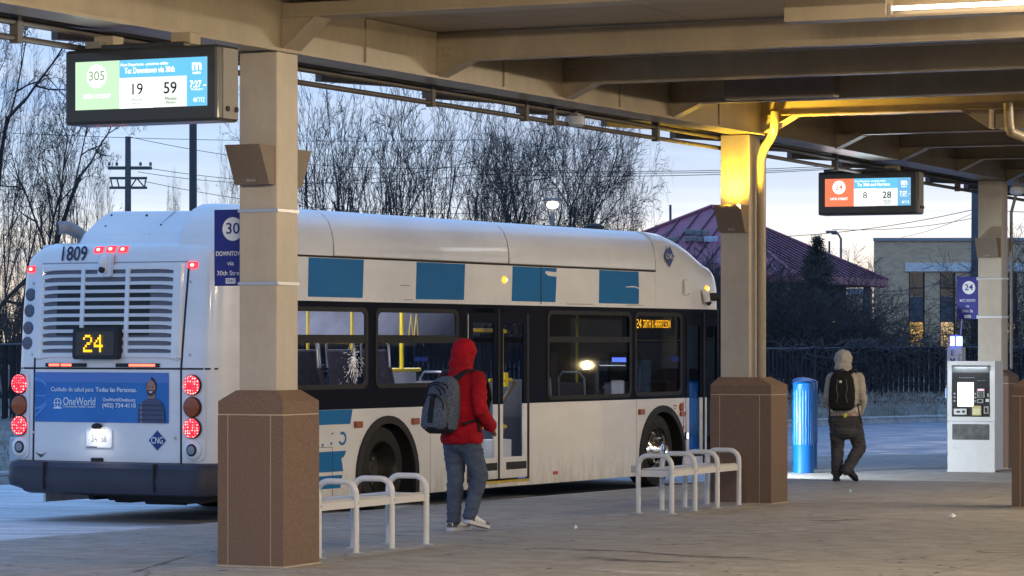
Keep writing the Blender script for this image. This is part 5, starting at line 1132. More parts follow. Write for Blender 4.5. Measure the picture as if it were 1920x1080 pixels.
# backpacks (carried, so things of their own)
def backpack(P, head, sc, label, m1, m2, w, h, z, off, lean=0., kind='a'):
    t = thing('backpack', label, 'backpack', (P[0], P[1], 0), -head, 'backpacks worn by walking people'); t.scale = (sc, sc, sc); cx, cyy = off
    b = MB(); rings = []
    for f, fw, fd in ((0, .62, .60), (.06, .88, .9), (.25, 1, 1), (.55, .98, .95), (.8, .86, .8), (.93, .66, .62), (1.0, .3, .3)):
        r = []
        for q in range(28):
            a = 2 * math.pi * q / 28; ce, se = math.cos(a), math.sin(a)
            ce = math.copysign(abs(ce) ** .6, ce); se = math.copysign(abs(se) ** .6, se)
            r.append((cx + lean * (f - .5) + w / 2 * fw * ce, cyy - .10 * (1 - fd) * -.5 + .105 * fd * se, z + h * f))
        rings.append(r)
    b.loft(rings); main = put('pack_body', (lambda me: (me.materials.append(m1), me)[1])(solid(b, .012, 3, .004, 10)), t)
    yb = cyy - .118
    if kind == 'a':
        p = MB(); rings = []
        for f, fw, fd in ((0, .7, .5), (.1, .88, 1), (.6, .84, .95), (.9, .58, .6), (1, .2, .2)):
            rings.append([(cx + lean * (f * .55 - .5) + w / 2 * fw * math.cos(2 * math.pi * q / 24), yb + .012 + .05 * fd * math.sin(2 * math.pi * q / 24), z + .03 + h * .60 * f) for q in range(24)])
        p.loft(rings); pk = p.build('front_pocket', m1, t, smooth=60)
        # dark base, centre stripe, zips
        MB().loft([[(cx - lean * .5 + w / 2 * fw * math.cos(2 * math.pi * q / 24), cyy - .01 + .135 * fd * math.sin(2 * math.pi * q / 24), z - .012 + zz) for q in range(24)] for zz, fw, fd in ((0, .6, .7), (.03, .86, .98), (.09, .97, 1.05), (.115, .965, 1.04))]).build('pack_base', m2, t, smooth=60)
        MB().loft([[(cx + lean * (f * .55 - .5) - .028 * k, yb - .040 * fd - .004, z + .09 + h * .52 * f), (cx + lean * (f * .55 - .5) + .028 * k, yb - .040 * fd - .004, z + .09 + h * .52 * f), (cx + lean * (f * .55 - .5) + .028 * k, yb + .0, z + .09 + h * .52 * f), (cx + lean * (f * .55 - .5) - .028 * k, yb, z + .09 + h * .52 * f)] for f, k, fd in ((0, 1, 1), (.5, .95, 1), (.85, .8, .85), (1, .6, .5))]).build('centre_stripe', m2, t)
        def arch(zc, rx, rz, yy, r, sh): return [(cx + sh + rx * math.cos(R(a)), yy + .02 * (math.cos(R(a)) ** 2), zc + rz * math.sin(R(a))) for a in range(-10, 191, 12)]
        seam_tube(arch(z + .24, w * .36, .115, yb - .032, .007, -lean * .2), .007, 'zip', m2, t)
        seam_tube(arch(z + .37, w * .30, .075, yb - .006, .007, lean * .12), .007, 'zip', m2, t); seam_tube(arch(z + h * .80, w * .34, .05, yb + .012, .006, lean * .25), .006, 'zip', m2, t)
        seam_tube([(cx + .02, yb - .004, z + .42), (cx + .06, yb - .012, z + .40), (cx + .09, yb - .008, z + .35)], .007, 'zip_pull', m2, t)
    else:
        for s in (-1, 1): seam_tube([(cx + s * .055, yb + .005, z + h * .78), (cx + s * .075, yb - .012, z + h * .55), (cx + s * .05, yb - .014, z + h * .38), (cx + s * .075, yb - .01, z + h * .20)], .005, 'piping', M('grey_piping', (.09, .09, .095), .5), t)
        MB().ell((cx - .02, yb - .004, z + h * .72), (.022, .010, .020)).build('emblem', M('pale_emblem', (.55, .50, .40), .5), t, smooth=60)
        seam_tube([(cx - .13, yb + .03, z + h * .35), (cx, yb - .014, z + h * .33), (cx + .13, yb + .03, z + h * .35)], .006, 'compression_strap', m2, t)
    MB().tube(arc((cx - .035, cyy + .02, z + h * .98), (cx, cyy, z + h * 1.09), (cx + .035, cyy + .02, z + h * .98)), .008, 6).build('haul_loop', m2, t)
    for s in (-1, 1):
        q = .13
        pts = arc((s * .085 + cx * .3, cyy + .06, z + h * .93), (s * .135, .0, 1.60), (s * .15, .15, 1.42), 8) + arc((s * .16, .175, 1.36), (s * .21, .20, 1.15), (s * .225, .05, 1.06), 6) + [(s * .19 + cx * .4, cyy + .05, z + .08)]
        mb = MB(); rings = []
        for i, p in enumerate(pts):
            p = Vector(p); tt = (Vector(pts[min(i + 1, len(pts) - 1)]) - Vector(pts[max(i - 1, 0)])).normalized(); sd = Vector((1, 0, 0)); sd = (sd - tt * sd.dot(tt)).normalized(); nn = tt.cross(sd); wd = .034 if i < 12 else .014
            rings.append([p + sd * wd + nn * .008, p - sd * wd + nn * .008, p - sd * wd - nn * .008, p + sd * wd - nn * .008])
        mb.loft(rings).build('shoulder_strap', m2, t, smooth=40)
        if kind == 'b': seam_tube([(s * .19 + cx * .4, cyy + .05, z + .10), (s * .20 + cx * .2, cyy + .02, z - .02), (s * .18 + s * .04, cyy + .0, z - .17)], .009, 'strap_end', m2, t)
        else: seam_tube([(s * .21, .0, 1.08), (s * .215, -.02, 1.0), (s * .22, .0, .93)], .012, 'strap_end', m2, t)
    return t
m_pkA = M('heather_backpack', (.13, .155, .21), .9, c2=(.05, .06, .09), vscale=45, stretch=(1, 1, 1.6), bump=.2, bscale=150, spec=.2)
m_blk = M('black_webbing', (.010, .010, .013), .75, spec=.25)
backpack((-.47, 29.95), R(38), 1.0, 'heather grey blue backpack worn over the red hooded top', m_pkA, m_blk, .345, .52, .93, (-.015, -.265), lean=.05)
backpack((4.235, 40.72), R(6), .925, 'black backpack worn over the cream hooded top', M('black_backpack', (.012, .012, .013), .85, var=.3, vscale=20, bump=.2, spec=.25), m_blk, .36, .55, .98, (-.04, -.262), kind='b')

# ------------------------------------------------------------------ blue bollards
m_bol = M('bollard_blue', S(0, 88, 165), .38, coat=.2, spec=.5)
def bollard(x, y, label):
    t = thing('bollard', label, 'bollard', (x, y, 0), 0, 'blue ribbed bollards'); mb = MB(); n = 96; rings = []
    for z, r, rb in ((0, .142, 0), (.36, .142, 0), (.375, .147, 0), (.385, .147, 1), (1.12, .147, 1), (1.13, .147, 0), (1.19, .147, 0)):
        rings.append([((r - (.007 if rb and q % 4 < 2 else 0)) * math.cos(2 * math.pi * q / n), (r - (.007 if rb and q % 4 < 2 else 0)) * math.sin(2 * math.pi * q / n), z) for q in range(n)])
    mb.loft(rings).build('sleeve', m_bol, t, smooth=25)
    MB().lathe([(.147, 1.192), (.150, 1.20), (.145, 1.222), (.11, 1.245), (.06, 1.256), (.01, 1.26)], (0, 0, 0), 40).build('cap', m_bol, t, smooth=50)
bollard(3.965, 43.5, 'blue ribbed bollard with a bright glare, first beyond the pillar'); bollard(4.16, 45.1, 'blue ribbed bollard half hidden behind the glaring one'); bollard(4.25, 46.8, 'blue ribbed bollard farthest behind the other two')

# ------------------------------------------------------------------ ticket machine and help point
m_tvm = M('machine_white', (.52, .53, .55), .4, var=.04); m_tvs = M('machine_side_blue_grey', (.42, .48, .58), .45, var=.06); m_tvd = M('machine_black_panel', (.018, .019, .021), .3)
tv = thing('ticket_machine', 'white ticket machine with a glowing screen before the pillar', 'ticket machine', (6.36, 43.95, 0), -R(22))
MB().box(-.325, .327, -.20, .27, .02, 1.515).build('cabinet', m_tvs, tv, bevel=.008)
MB().box(-.33, -.27, -.225, -.202, .70, 1.515).box(.26, .33, -.225, -.202, .70, 1.515).box(-.27, .26, -.225, -.202, 1.455, 1.515).box(-.27, .26, -.225, -.202, .70, .755).build('upper_frame', m_tvm, tv)
MB().box(-.269, .259, -.2245, -.203, .756, 1.4545).build('fascia', m_tvd, tv)
hd = MB().hexa([(-.268, -.225, 1.36), (.258, -.225, 1.36), (.258, -.22, 1.37), (-.268, -.22, 1.37), (-.268, -.245, 1.453), (.258, -.245, 1.453), (.258, -.226, 1.454), (-.268, -.226, 1.454)]).build('hood_panel', M('machine_hood', (.10, .11, .12), .4), tv)
MB().box(-.33, .33, -.228, -.202, .02, .692).build('lower_door', m_tvm, tv, bevel=.006)
MB().box(-.262, .255, -.2315, -.2285, .44, .655).build('lower_window', M('dull_smoked_window', (.12, .125, .125), .35, c2=(.05, .052, .055), vscale=8), tv, bevel=.001)
MB().box(-.335, .335, -.232, -.20, .0, .028).build('plinth', m_tvm, tv); MB().tube([(-.24, -.23, .33), (-.24, -.238, .33)], .012).build('lock', m_alu, tv)
pf = -.2255
def tb(x0, x1, z0, z1, name, m, d=.006): return MB().box(x0, x1, pf - d, pf, z0, z1).build(name, m, tv)
tb(-.185, .035, .895, 1.225, 'screen', EM('ticket_screen', (.95, .93, 1), 3.2)); m_tk = M('machine_grey_part', (.30, .31, .31), .4); m_tk2 = M('machine_brass_part', (.40, .36, .18), .4)
tb(.09, .19, 1.02, 1.14, 'keypad', m_tk, .02); tb(.10, .18, 1.115, 1.135, 'keypad_display', EM('keypad_screen', (1, .5, .6), 1.5), .022)
for i in range(3):
    for j in range(4): MB().box(.105 + .026 * i, .123 + .026 * i, pf - .026, pf - .02, 1.03 + .02 * j, 1.044 + .02 * j).build('key', m_tvd, tv)
tb(.09, .17, .945, 1.0, 'card_slot', m_tk, .02); tb(.105, .155, .955, .99, 'card_mouth', m_tvd, .022); tb(.205, .25, .96, 1.0, 'coin_slot', m_tvm, .012); tb(.225, .25, 1.03, 1.075, 'coin_return', m_tk, .012)
tb(-.235, -.06, .785, .865, 'note_unit', m_tvm, .022); tb(-.20, -.15, .81, .835, 'note_mouth', m_tvd, .024); tb(-.12, -.08, .81, .84, 'note_mouth', m_tvd, .024)
tb(.02, .145, .775, .905, 'ticket_tray', m_tk2, .03); tb(.035, .13, .79, .87, 'tray_window', M('tray_window', (.55, .52, .32), .3), .032); tb(.18, .245, .80, .90, 'ticket_tray', m_tk, .02); tb(.195, .23, .815, .88, 'tray_window', m_tvd, .022)
for x, z in ((-.23, 1.07), (-.23, 1.02), (-.23, .97), (.06, 1.07), (.06, 1.02), (.06, .97)): tb(x - .012, x + .012, z - .012, z + .012, 'side_button', m_tk, .01)
text('Purchase fare here', .016, (-.06, pf - .002, 1.29), X3, Z3, m_tk, tv, width=.22); text('Insert card', .015, (.14, pf - .002, 1.25), X3, Z3, m_tk, tv, width=.1)
l = light('machine_lamp', 'AREA', 1.6, (.9, .95, 1), (0, -.26, 1.44), tv, shape='RECTANGLE', size=.45, size_y=.03); aim(l, (0, -.15, -1))
em = thing('help_point', 'grey emergency help point post with a blue lamp behind the ticket machine', 'help point', (6.53, 47.0, 0), -R(20))
m_em = M('help_point_grey', (.42, .43, .46), .5)
MB().box(-.12, .11, -.12, .12, 0, 1.70).build('post', m_em, em, bevel=.01); MB().box(-.125, -.06, -.15, -.02, .92, 1.15).build('call_box', m_em, em, bevel=.008); MB().box(-.14, -.126, -.13, -.05, .96, 1.1).build('call_screen', EM('call_screen', (.3, .5, 1), 1.5), em)
for k, ch in enumerate('EMERGENCY'): text(ch, .078, (-.035, -.123, 1.612 - .108 * k), X3, Z3, m_sign, em, bold=.02)
text('Push for help', .05, (.065, -.123, 1.45), (0, 0, -1), X3, m_sign, em, width=.30)
bl = MB().box(-.085, .075, -.08, .08, 1.70, 1.72).box(-.01, .01, -.08, .08, 1.72, 1.86).box(-.085, .075, -.08, .08, 1.86, 1.88).build('lamp_frame', m_grey, em)
MB().box(-.08, -.012, -.07, .07, 1.722, 1.858).box(.012, .07, -.07, .07, 1.722, 1.858).build('lamp', EM('blue_beacon', (.16, .24, 1), 9), em)
MB().tube([(.06, 0, 1.88), (.10, 0, 2.3), (.14, 0, 2.55)], .008).build('aerial', m_em, em)
light('beacon_light', 'POINT', 2.5, (.08, .12, 1), (0, -.16, 1.85), em, shadow_soft_size=.08)

# ------------------------------------------------------------------ cameras and small hardware on the canopy
def cctv(v, u, label, z=3.93):
    t = thing('security_camera', label, 'camera', (*W(v, u), 0), -cA, 'cameras under the canopy edge')
    MB().tube([(0, 0, z + .08), (0, 0, 4.06)], .02).build('stem', m_grey, t); MB().box(-.055, .055, -.06, .06, z + .07, z + .10).build('mount', m_grey, t)
    MB().lathe([(.09, z + .07), (.10, z + .04), (.10, z - .01), (.07, z - .03), (.02, z - .035)], (0, 0, 0), 16).build('housing', m_tvs, t, smooth=40)
cctv(-.28, 6.75, 'small security camera hanging on the conduit over the bus roof'); cctv(-1.0, 18.1, 'security camera hung on the conduit just past the orange display'); cctv(.25, 20.9, 'security camera at the head of the pillar behind the ticket machine', 3.85)
# conduit on the third pillar
o = MB().tube([(C2.x + .235, C2.y - .16, 1.4), (C2.x + .235, C2.y - .16, 3.6), (C2.x + .30, C2.y - .16, 3.85), (C2.x + .38, C2.y - .16, 4.05)], .022).build('pillar_conduit', m_caseg, smooth=50); tag(o, 'thin grey conduit running up the pillar behind the ticket machine', 'conduit')
# litter
def scrap(x, y, label, m, s=.06):
    o = MB().add([(x - s, y, .012), (x, y - s, .006), (x + s, y, .02), (x, y + s, .008), (x, y, .05)], [(0, 1, 4), (1, 2, 4), (2, 3, 4), (3, 0, 4)]).build('paper_scrap', m); tag(o, label, 'litter')
pw = M('paper', (.7, .7, .68), .7)
scrap(4.43, 32.2, 'crumpled white paper scrap on open pavement near the cut-off pillar', pw, .045); scrap(3.97, 37.6, 'tiny pale green scrap on the pavement beyond the paper', M('green_paper', (.4, .6, .5), .7), .022); scrap(4.85, 48.2, 'yellow scrap on the lit pavement past the walker', M('yellow_paper', (.65, .55, .25), .7), .03); scrap(.6, 30.2, 'pale scrap lying between the two benches', pw, .018)

# ------------------------------------------------------------------ fences
m_fence = M('dark_fence_slat', (.016, .015, .022), .9, c2=(.008, .008, .012), vscale=9); m_rail = M('fence_post', (.05, .05, .055), .5, .3)
def fence(pts, label, h=1.42, zoff=None):
    p0 = pts[0]; t = thing('fence', label, 'fence', (p0[0], p0[1], 0), 0, 'dark slatted fences'); sl = MB(); run = 0
    for i in range(len(pts) - 1):
        a, b = Vector(pts[i]), Vector(pts[i + 1]); L = (b - a).length; d = (b - a) / L; n = Vector((-d.y, d.x)); z0, z1 = zoff[i], zoff[i + 1]
        k = max(1, round(L / 2.6))
        for q in range(k):
            p = a + d * (L * q / k) - Vector(p0); z = z0 + (z1 - z0) * q / k; MB().tube([(p.x, p.y, z - .3), (p.x, p.y, z + h + .06)], .035).build('post', m_rail, t)
        q0, q1 = a - Vector(p0), b - Vector(p0); MB().tube([(q0.x, q0.y, z0 + h), (q1.x, q1.y, z1 + h)], .025).build('rail', m_rail, t)
        m_ = int(L / .098)
        for q in range(m_):
            f = (q + .5) / m_; p = q0 + d * (L * f) + n * (.02 if q % 2 else -.012); z = z0 + (z1 - z0) * f; w = .043
            sl.hexa([(p.x - d.x * w - n.x * .004, p.y - d.y * w - n.y * .004, z - .12), (p.x + d.x * w - n.x * .004, p.y + d.y * w - n.y * .004, z - .12), (p.x + d.x * w + n.x * .004, p.y + d.y * w + n.y * .004, z - .12), (p.x - d.x * w + n.x * .004, p.y - d.y * w + n.y * .004, z - .12),
                     (p.x - d.x * w - n.x * .004, p.y - d.y * w - n.y * .004, z + h - .03 + .03 * (q % 2)), (p.x + d.x * w - n.x * .004, p.y + d.y * w - n.y * .004, z + h - .03 + .03 * (q % 2)), (p.x + d.x * w + n.x * .004, p.y + d.y * w + n.y * .004, z + h - .03 + .03 * (q % 2)), (p.x - d.x * w + n.x * .004, p.y - d.y * w + n.y * .004, z + h - .03 + .03 * (q % 2))])
    sl.build('slat', m_fence, t, fix=False, kind='stuff')
fence([tuple(p) for p in FE[2:5]], 'dark slatted fence beside and behind the bus', 1.45, (.28, .35, .38))
fence([tuple(p) for p in FE[4:]], 'dark fence overgrown with bare vines along the grass', 1.24, (.38, .40, .42, .45, .5))
o = MB().box(-6.80, -6.68, 43.3, 43.42, -.1, .49).build('marker_post', M('white_post', (.55, .55, .55), .6), bevel=.02); tag(o, 'short white marker post at the edge of the frosty grass', 'post')
# ------------------------------------------------------------------ far buildings
# pavilion with a red standing-seam pyramid roof
m_rroof = M('red_metal_roof', S(146, 80, 96), .5, var=.08, vscale=1.5, spec=.5); m_rseam = M('roof_seam', S(78, 44, 60), .45)
Yc = 104.
def PX(px, py, Y): return Vector(((px - 960) * Y / 6000, Y, 1.75 + (645 - py) * Y / 6000))
near = PX(1490, 516, Yc - 4.2); right = PX(1665, 521, Yc + 2.5); left = near + Vector((-8.28, 3.88, 0)); left.z = near.z; right.z = near.z
# square plan from the near corner
ea = (left - near); eb = Vector((-ea.y, ea.x, 0)).normalized(); eb = eb if eb.y > 0 else -eb
La = ea.length; ea.normalize(); right = near + eb * La; back = left + eb * La
cen = (near + left + right + back) / 4; apex = Vector((cen.x, cen.y, 6.29))
pav_b = thing('pavilion', 'low building with a red ribbed metal pyramid roof behind the bus nose', 'building', (near.x, near.y, 0)); o0 = Vector((near.x, near.y, 0))
def hexq(mb, pts, th): 
    n = (pts[1] - pts[0]).cross(pts[2] - pts[0]).normalized(); n = n if n.z > 0 else -n
    return mb.add([p - o0 for p in pts] + [p - o0 - n * th for p in pts], [tuple(range(len(pts))), tuple(range(len(pts), 2 * len(pts)))[::-1]] + [(i, (i + 1) % len(pts), (i + 1) % len(pts) + len(pts), i + len(pts)) for i in range(len(pts))])
for a, b in ((left, near), (near, right), (right, back), (back, left)):
    sh = hexq(MB(), [a, b, apex], .10).build('roof', m_rroof, pav_b)
    L = (b - a).length; d = (b - a) / L; k = int(L / .52); nrm = (b - a).cross(apex - a).normalized(); nrm = nrm if nrm.z > 0 else -nrm; sl = (apex - (a + b) / 2)
    for i in range(1, k):
        f = i / k; p = a + d * (L * f); t_ = 1 - abs(2 * f - 1); q = p + sl * t_
        w = d * .022; h_ = nrm * .05
        MB().hexa([x - o0 for x in (p - w, p + w, q + w, q - w, p - w + h_, p + w + h_, q + w + h_, q - w + h_)]).build('roof_seam', m_rseam, sh)
    MB().tube([a - o0 + nrm * .03, apex - o0 + nrm * .03], .06, 6).build('hip_cap', m_rroof, sh)
    MB().hexa([x - o0 for x in (a - Vector((0, 0, .2)), b - Vector((0, 0, .2)), b + nrm * .02, a + nrm * .02, a - Vector((0, 0, .2)) - nrm * .04 - d * .0, b - Vector((0, 0, .2)) - nrm * .04, b - nrm * .05, a - nrm * .05)]).build('eave_fascia', m_rroof, sh)
for fx, fz in ((.40, .74), (.50, .76), (.36, .62), (.46, .63), (.31, .62), (.6, .62)):
    p = near.lerp(left, fx).lerp(apex, fz * .8) - o0; MB().box(p.x - .22, p.x + .22, p.y - .12, p.y + .3, p.z - .05, p.z + .14).build('roof_vent', m_grey if fx != .31 else m_tvs, pav_b, bevel=.03)
wl = MB(); ins = 1.1
for a, b in ((left, near), (near, right)):
    d = (b - a).normalized(); n = Vector((d.y, -d.x, 0)); n = n if (cen - a).dot(n) > 0 else -n
    p, q = a + d * ins + n * ins - o0, b - d * ins + n * ins - o0; wl.hexa([(p.x, p.y, 0), (q.x, q.y, 0), (q.x + n.x * .2, q.y + n.y * .2, 0), (p.x + n.x * .2, p.y + n.y * .2, 0), (p.x, p.y, near.z - .1), (q.x, q.y, near.z - .1), (q.x + n.x * .2, q.y + n.y * .2, near.z - .1), (p.x + n.x * .2, p.y + n.y * .2, near.z - .1)])
wl.build('wall', M('dark_brick_wall', (.16, .10, .09), .85, var=.3), pav_b)
for p in (right + (cen - right) * .12, near + (cen - near) * .1, left + (cen - left) * .1): q = p - o0; MB().box(q.x - .12, q.x + .12, q.y - .12, q.y + .12, 0, near.z - .12).build('porch_post', M('pale_post', (.35, .34, .34), .7), pav_b)

# brick office building
m_brick = bpy.data.materials.new('tan_brick'); m_brick.use_nodes = True; t_ = m_brick.node_tree; b_ = t_.nodes['Principled BSDF']; b_.inputs['Roughness'].default_value = .85
tcn = t_.nodes.new('ShaderNodeTexCoord'); mpn = t_.nodes.new('ShaderNodeMapping'); mpn.inputs['Rotation'].default_value = (R(90), 0, 0); t_.links.new(tcn.outputs['Object'], mpn.inputs[0])
br = t_.nodes.new('ShaderNodeTexBrick'); br.inputs['Scale'].default_value = 1; br.inputs['Brick Width'].default_value = .3; br.inputs['Row Height'].default_value = .11; br.inputs['Mortar Size'].default_value = .012; br.inputs['Color1'].default_value = (.66, .43, .25, 1); br.inputs['Color2'].default_value = (.50, .33, .19, 1); br.inputs['Mortar'].default_value = (.44, .39, .31, 1)
t_.links.new(mpn.outputs[0], br.inputs['Vector']); t_.links.new(br.outputs['Color'], b_.inputs['Base Color'])
YB = 150.; sB = YB / 6000
off = thing('brick_building', 'two storey tan brick building with tall dark windows beyond the fence', 'building', ((1640 - 960) * sB, YB, 0), 0)
def bx(px): return (px - 1640) * sB
def bz(py): return 1.75 + (645 - py) * sB
wins = [(1704, 1734), (1762, 1791), (1820, 1850), (1878, 1907), (1936, 1965), (1994, 2023)]
zt, zb, zl = bz(452), 0, bz(511); wy = .35
edges = [1640] + [e for w in wins for e in w] + [2100]
for i in range(0, len(edges) - 1, 2):
    MB().box(bx(edges[i]), bx(edges[i + 1]), 0, wy, zb, zl - .003).build('wall_pier', m_brick, off)
MB().box(bx(1640), bx(2100), 0, wy, zl, zt).build('upper_wall', m_brick, off)
MB().hexa([(bx(1640), wy + .002, 0), (bx(1640) + .3, wy + .002, 0), (bx(1640) + 1.8, 9, 0), (bx(1640) + 1.5, 9, 0), (bx(1640), wy + .002, zt), (bx(1640) + .3, wy + .002, zt), (bx(1640) + 1.8, 9, zt), (bx(1640) + 1.5, 9, zt)]).build('side_wall', m_brick, off); MB().prism([(bx(1640) - .08, -.08), (bx(2100), -.08), (bx(2100), 9), (bx(1640) + 1.5, 9)], (0, 0, zt + .003), X3, Y3, (0, 0, bz(446) - zt)).build('coping', M('coping_metal', (.26, .27, .29), .6), off)
MB().box(bx(1697), bx(2040), -.10, -.003, bz(509), bz(493)).build('lintel_band', M('pale_concrete_band', (.62, .62, .62), .8, var=.1), off)
m_wd = M('dark_window_glass', (.012, .016, .022), .08, coat=.5); m_wp = M('slate_spandrel', (.075, .08, .10), .6); m_wf = M('window_frame_dark', (.02, .02, .022), .5); m_wl = EM('lit_room', (1, .62, .17), .85); m_wl2 = EM('lit_room_pale', (1, .72, .38), .75)
for k, (a, b) in enumerate(wins):
    f = MB().box(bx(a), bx(a) + .06, .10, .24, 0, zl - .004).box(bx(b) - .06, bx(b), .10, .24, 0, zl - .004).build('window', m_wf, off); x0, x1 = bx(a) + .061, bx(b) - .061
    MB().box(x0, x1, .16, .2, bz(556), zl - .005).build('upper_pane', m_wd, f); MB().box(x0, x1, .12, .16, bz(540) - .03, bz(540) + .03).build('glazing_bar', m_wf, f)
    MB().box(x0, x1, .13, .2, bz(604), bz(556) - .003).build('spandrel_panel', m_wp, f)
    for z0, z1 in ((bz(628) + .03, bz(604) - .003), (bz(655), bz(628) - .03)): MB().box(x0, x1, .18, .2, z0, z1).build('lit_pane', m_wl if k % 2 == 0 else m_wl2, f)
    MB().box(x0, x1, .14, .18, bz(628) - .029, bz(628) + .029).build('glazing_bar', m_wf, f)
MB().box(bx(1600), bx(1639.5), .8, 4, 0, bz(552)).build('side_wing', m_brick, off); MB().box(bx(1596), bx(1639.5), .7, 4.1, bz(551.7), bz(540)).build('wing_roof', M('pale_blue_roof', (.34, .39, .45), .5), off)
for x, z, r in ((1631, 566, .16),): MB().lathe([(r, .795), (r, .7), (.02, .68)], (bx(x), 0, bz(z)), 16, 'y').build('wall_vent', M('pale_vent', (.5, .5, .52), .5), off)
MB().box(bx(1617), bx(1620), .74, .79, bz(588), bz(566)).build('pipe', M('pale_vent', (.5, .5, .52), .5), off)
# low pale house glimpsed through the shrubs
hs = thing('shed', 'pale blue shed half hidden in the bare shrubs', 'shed', (PX(1462, 600, 98).x, 98, 0)); MB().box(-1.1, .5, 0, 2, 0, 3.0).build('wall', M('pale_blue_board', (.30, .34, .40), .7, var=.2, stretch=(.2, .2, 6)), hs); MB().box(-1.3, .7, -.2, 2.2, 3.003, 3.12).build('roof', m_grey, hs)
p = PX(1541, 594, 92); bn = thing('electric_box', 'pale box on a pole among the bare shrubs', 'utility box', (p.x, p.y, 0)); MB().box(-.17, .17, -.1, .1, p.z - .15, p.z + .15).build('case', M('pale_box', (.55, .60, .68), .5), bn, bevel=.02); MB().tube([(0, .13, .3), (0, .13, p.z + .1)], .04).build('pole', m_grey, bn)
# lamps in the distance
def lamp_post(px, py, Y, label, s=8, c=(1, .85, .5), arm=0, lit=True, h0=.3, r=.05):
    p = PX(px, py, Y); t = thing('street_lamp', label, 'street lamp', (p.x + arm, p.y, 0))
    MB().tube([(0, 0, h0), (0, 0, p.z - .15), (-arm * .3, 0, p.z + .03), (-arm, 0, p.z + .05)] if arm else [(0, 0, h0), (0, 0, p.z)], r, 8).build('pole', m_grey, t)
    MB().box(-arm - .2, -arm + .2, -.12, .12, p.z + .06, p.z + .15).build('head', m_grey, t, bevel=.02)
    if lit: MB().ell((-arm, -.05, p.z + .0), (.13, .12, .09)).build('lamp', EM('far_lamp' + str(px), c, s), t)
    return t
lamp_post(1036, 384, 72, 'lit street lamp among the bare trees above the bus roof', 9, (1, .93, .72)); lamp_post(1556, 605, 90, 'small lit lamp glinting through the shrubs', 10, (1, .68, .22))
t_ = lamp_post(1559, 440, 118, 'unlit lamp with a curved arm over the red roof', lit=False, arm=.35, r=.045)
# lamp and shed added out of view for the reflection in the bus window
p = Vector((25.1, 55.66, 1.29)); fl = thing('added_flood_lamp', 'added warm flood lamp before a shed wall mirrored in the bus window', 'lamp', (p.x, p.y, 0)); sw = thing('added_lit_shed', 'added beige shed wall lit by the flood lamp past the picture edge', 'shed', (28.6, 57.6, 0), R(57 - 90)); MB().box(-4, 4, 0, 2, -.2, 3.2).build('wall', M('beige_board', (.45, .38, .28), .8), sw); MB().box(-4.3, 4.3, -.3, 2.3, 3.203, 3.35).build('roof', m_grey, sw); MB().tube([(0, 0, .2), (0, 0, p.z)], .03).build('post', m_grey, fl); MB().box(-.16, .16, .14, .18, p.z - .10, p.z + .10).build('lamp_back', m_grey, fl)
light('added_flood_light', 'POINT', 420, (1, .74, .36), (.0, .0, p.z), fl, shadow_soft_size=.08)
# ------------------------------------------------------------------ poles and wires
m_wood = M('weathered_pole', (.10, .105, .115), .85, var=.2)
def upole(px, ptop, Y, r, label, h0=0): p = PX(px, ptop, Y); t = thing('utility_pole', label, 'utility pole', (p.x, p.y, 0)); MB().tube([(0, 0, h0), (0, 0, p.z)], [r * 1.15, r * .8], 10).build('pole', m_wood, t, smooth=50); return t, p
u1, p = upole(240, 256, 128, .14, 'timber utility pole with crossarms seen left of the light column')
def uz(py): return 1.75 + (645 - py) * 128 / 6000
MB().box(-.80, .95, -.08, .08, uz(318), uz(312)).build('crossarm', m_wood, u1)
for z in (uz(334), uz(352)): MB().box(-.74, .76, -.07, .07, z - .05, z + .05).build('crossarm', m_wood, u1)
for a, b in ((-.70, -.62), (-.45, -.35), (.35, .1), (.72, .66), (.35, .68)): MB().tube([(a, 0, uz(334)), (b, 0, uz(352))], .03, 6).build('brace', m_wood, u1)
for x in (-.75, -.45, .5, .9):
    MB().lathe([(.03, 0), (.06, .03), (.06, .10), (.03, .16)], (x, 0, uz(311)), 8).build('insulator', m_grey, u1)
u2, p2_ = upole(1829, 340, 104, .16, 'grey utility pole standing against the brick building')
u3, p3_ = upole(1257, 384, 150, .07, 'thin far pole above the red roof'); u4, _ = upole(1110, 384, 150, .07, 'thin far pole among the bare branches above the bus'); u5, _ = upole(1555, 452, 125, .05, 'thin far pole behind the spruce tree')
p = PX(362, 150, 56); lc = thing('light_column', 'dark straight light column rising behind the departure display', 'light column', (p.x, p.y, 0)); MB().tube([(0, 0, -.1), (0, 0, 7.5)], [.075, .065], 12).build('pole', M('dark_column', (.035, .04, .05), .5), lc, smooth=50); MB().box(-.5, .5, -.15, .15, 7.5, 7.6).build('head', m_grey, lc); MB().box(-.15, .15, -.15, .15, -.12, -.05).build('base', m_grey, lc)
m_wire = M('wire', (.05, .055, .07), .6)
wires = MB()
def wire(a, b, sag, r=.012, label=''):
    n = 14; pts = [a.lerp(b, k / n) - Vector((0, 0, sag * 4 * (k / n) * (1 - k / n))) for k in range(n + 1)]; o = MB().tube(pts, r, 5).build('overhead_wire', m_wire, smooth=60); tag(o, label, 'wire', 'overhead wires')
for y0, y1, lab in ((314, 316, 'top overhead wire crossing the sky above the red roof'), (317, 320, 'middle overhead wire crossing the sky above the red roof'), (325, 321, 'bottom overhead wire crossing the sky above the red roof')): wire(PX(900, y0 + 2, 128), PX(1700, y1 - 14, 135), .25, .014, lab)
wire(PX(240, 256, 128), PX(900, 312, 128), .5, .012, 'overhead wire running from the pole top behind the pillar'); wire(PX(270, 314, 128), PX(900, 326, 128), .5, .012, 'overhead wire running from the crossarm end towards the trees'); wire(PX(258, 322, 128), PX(900, 300, 128), .7, .012, 'overhead wire dipping behind the light column'); wire(PX(270, 340, 128), PX(900, 400, 128), .4, .012, 'lowest overhead wire leaving the timber pole')
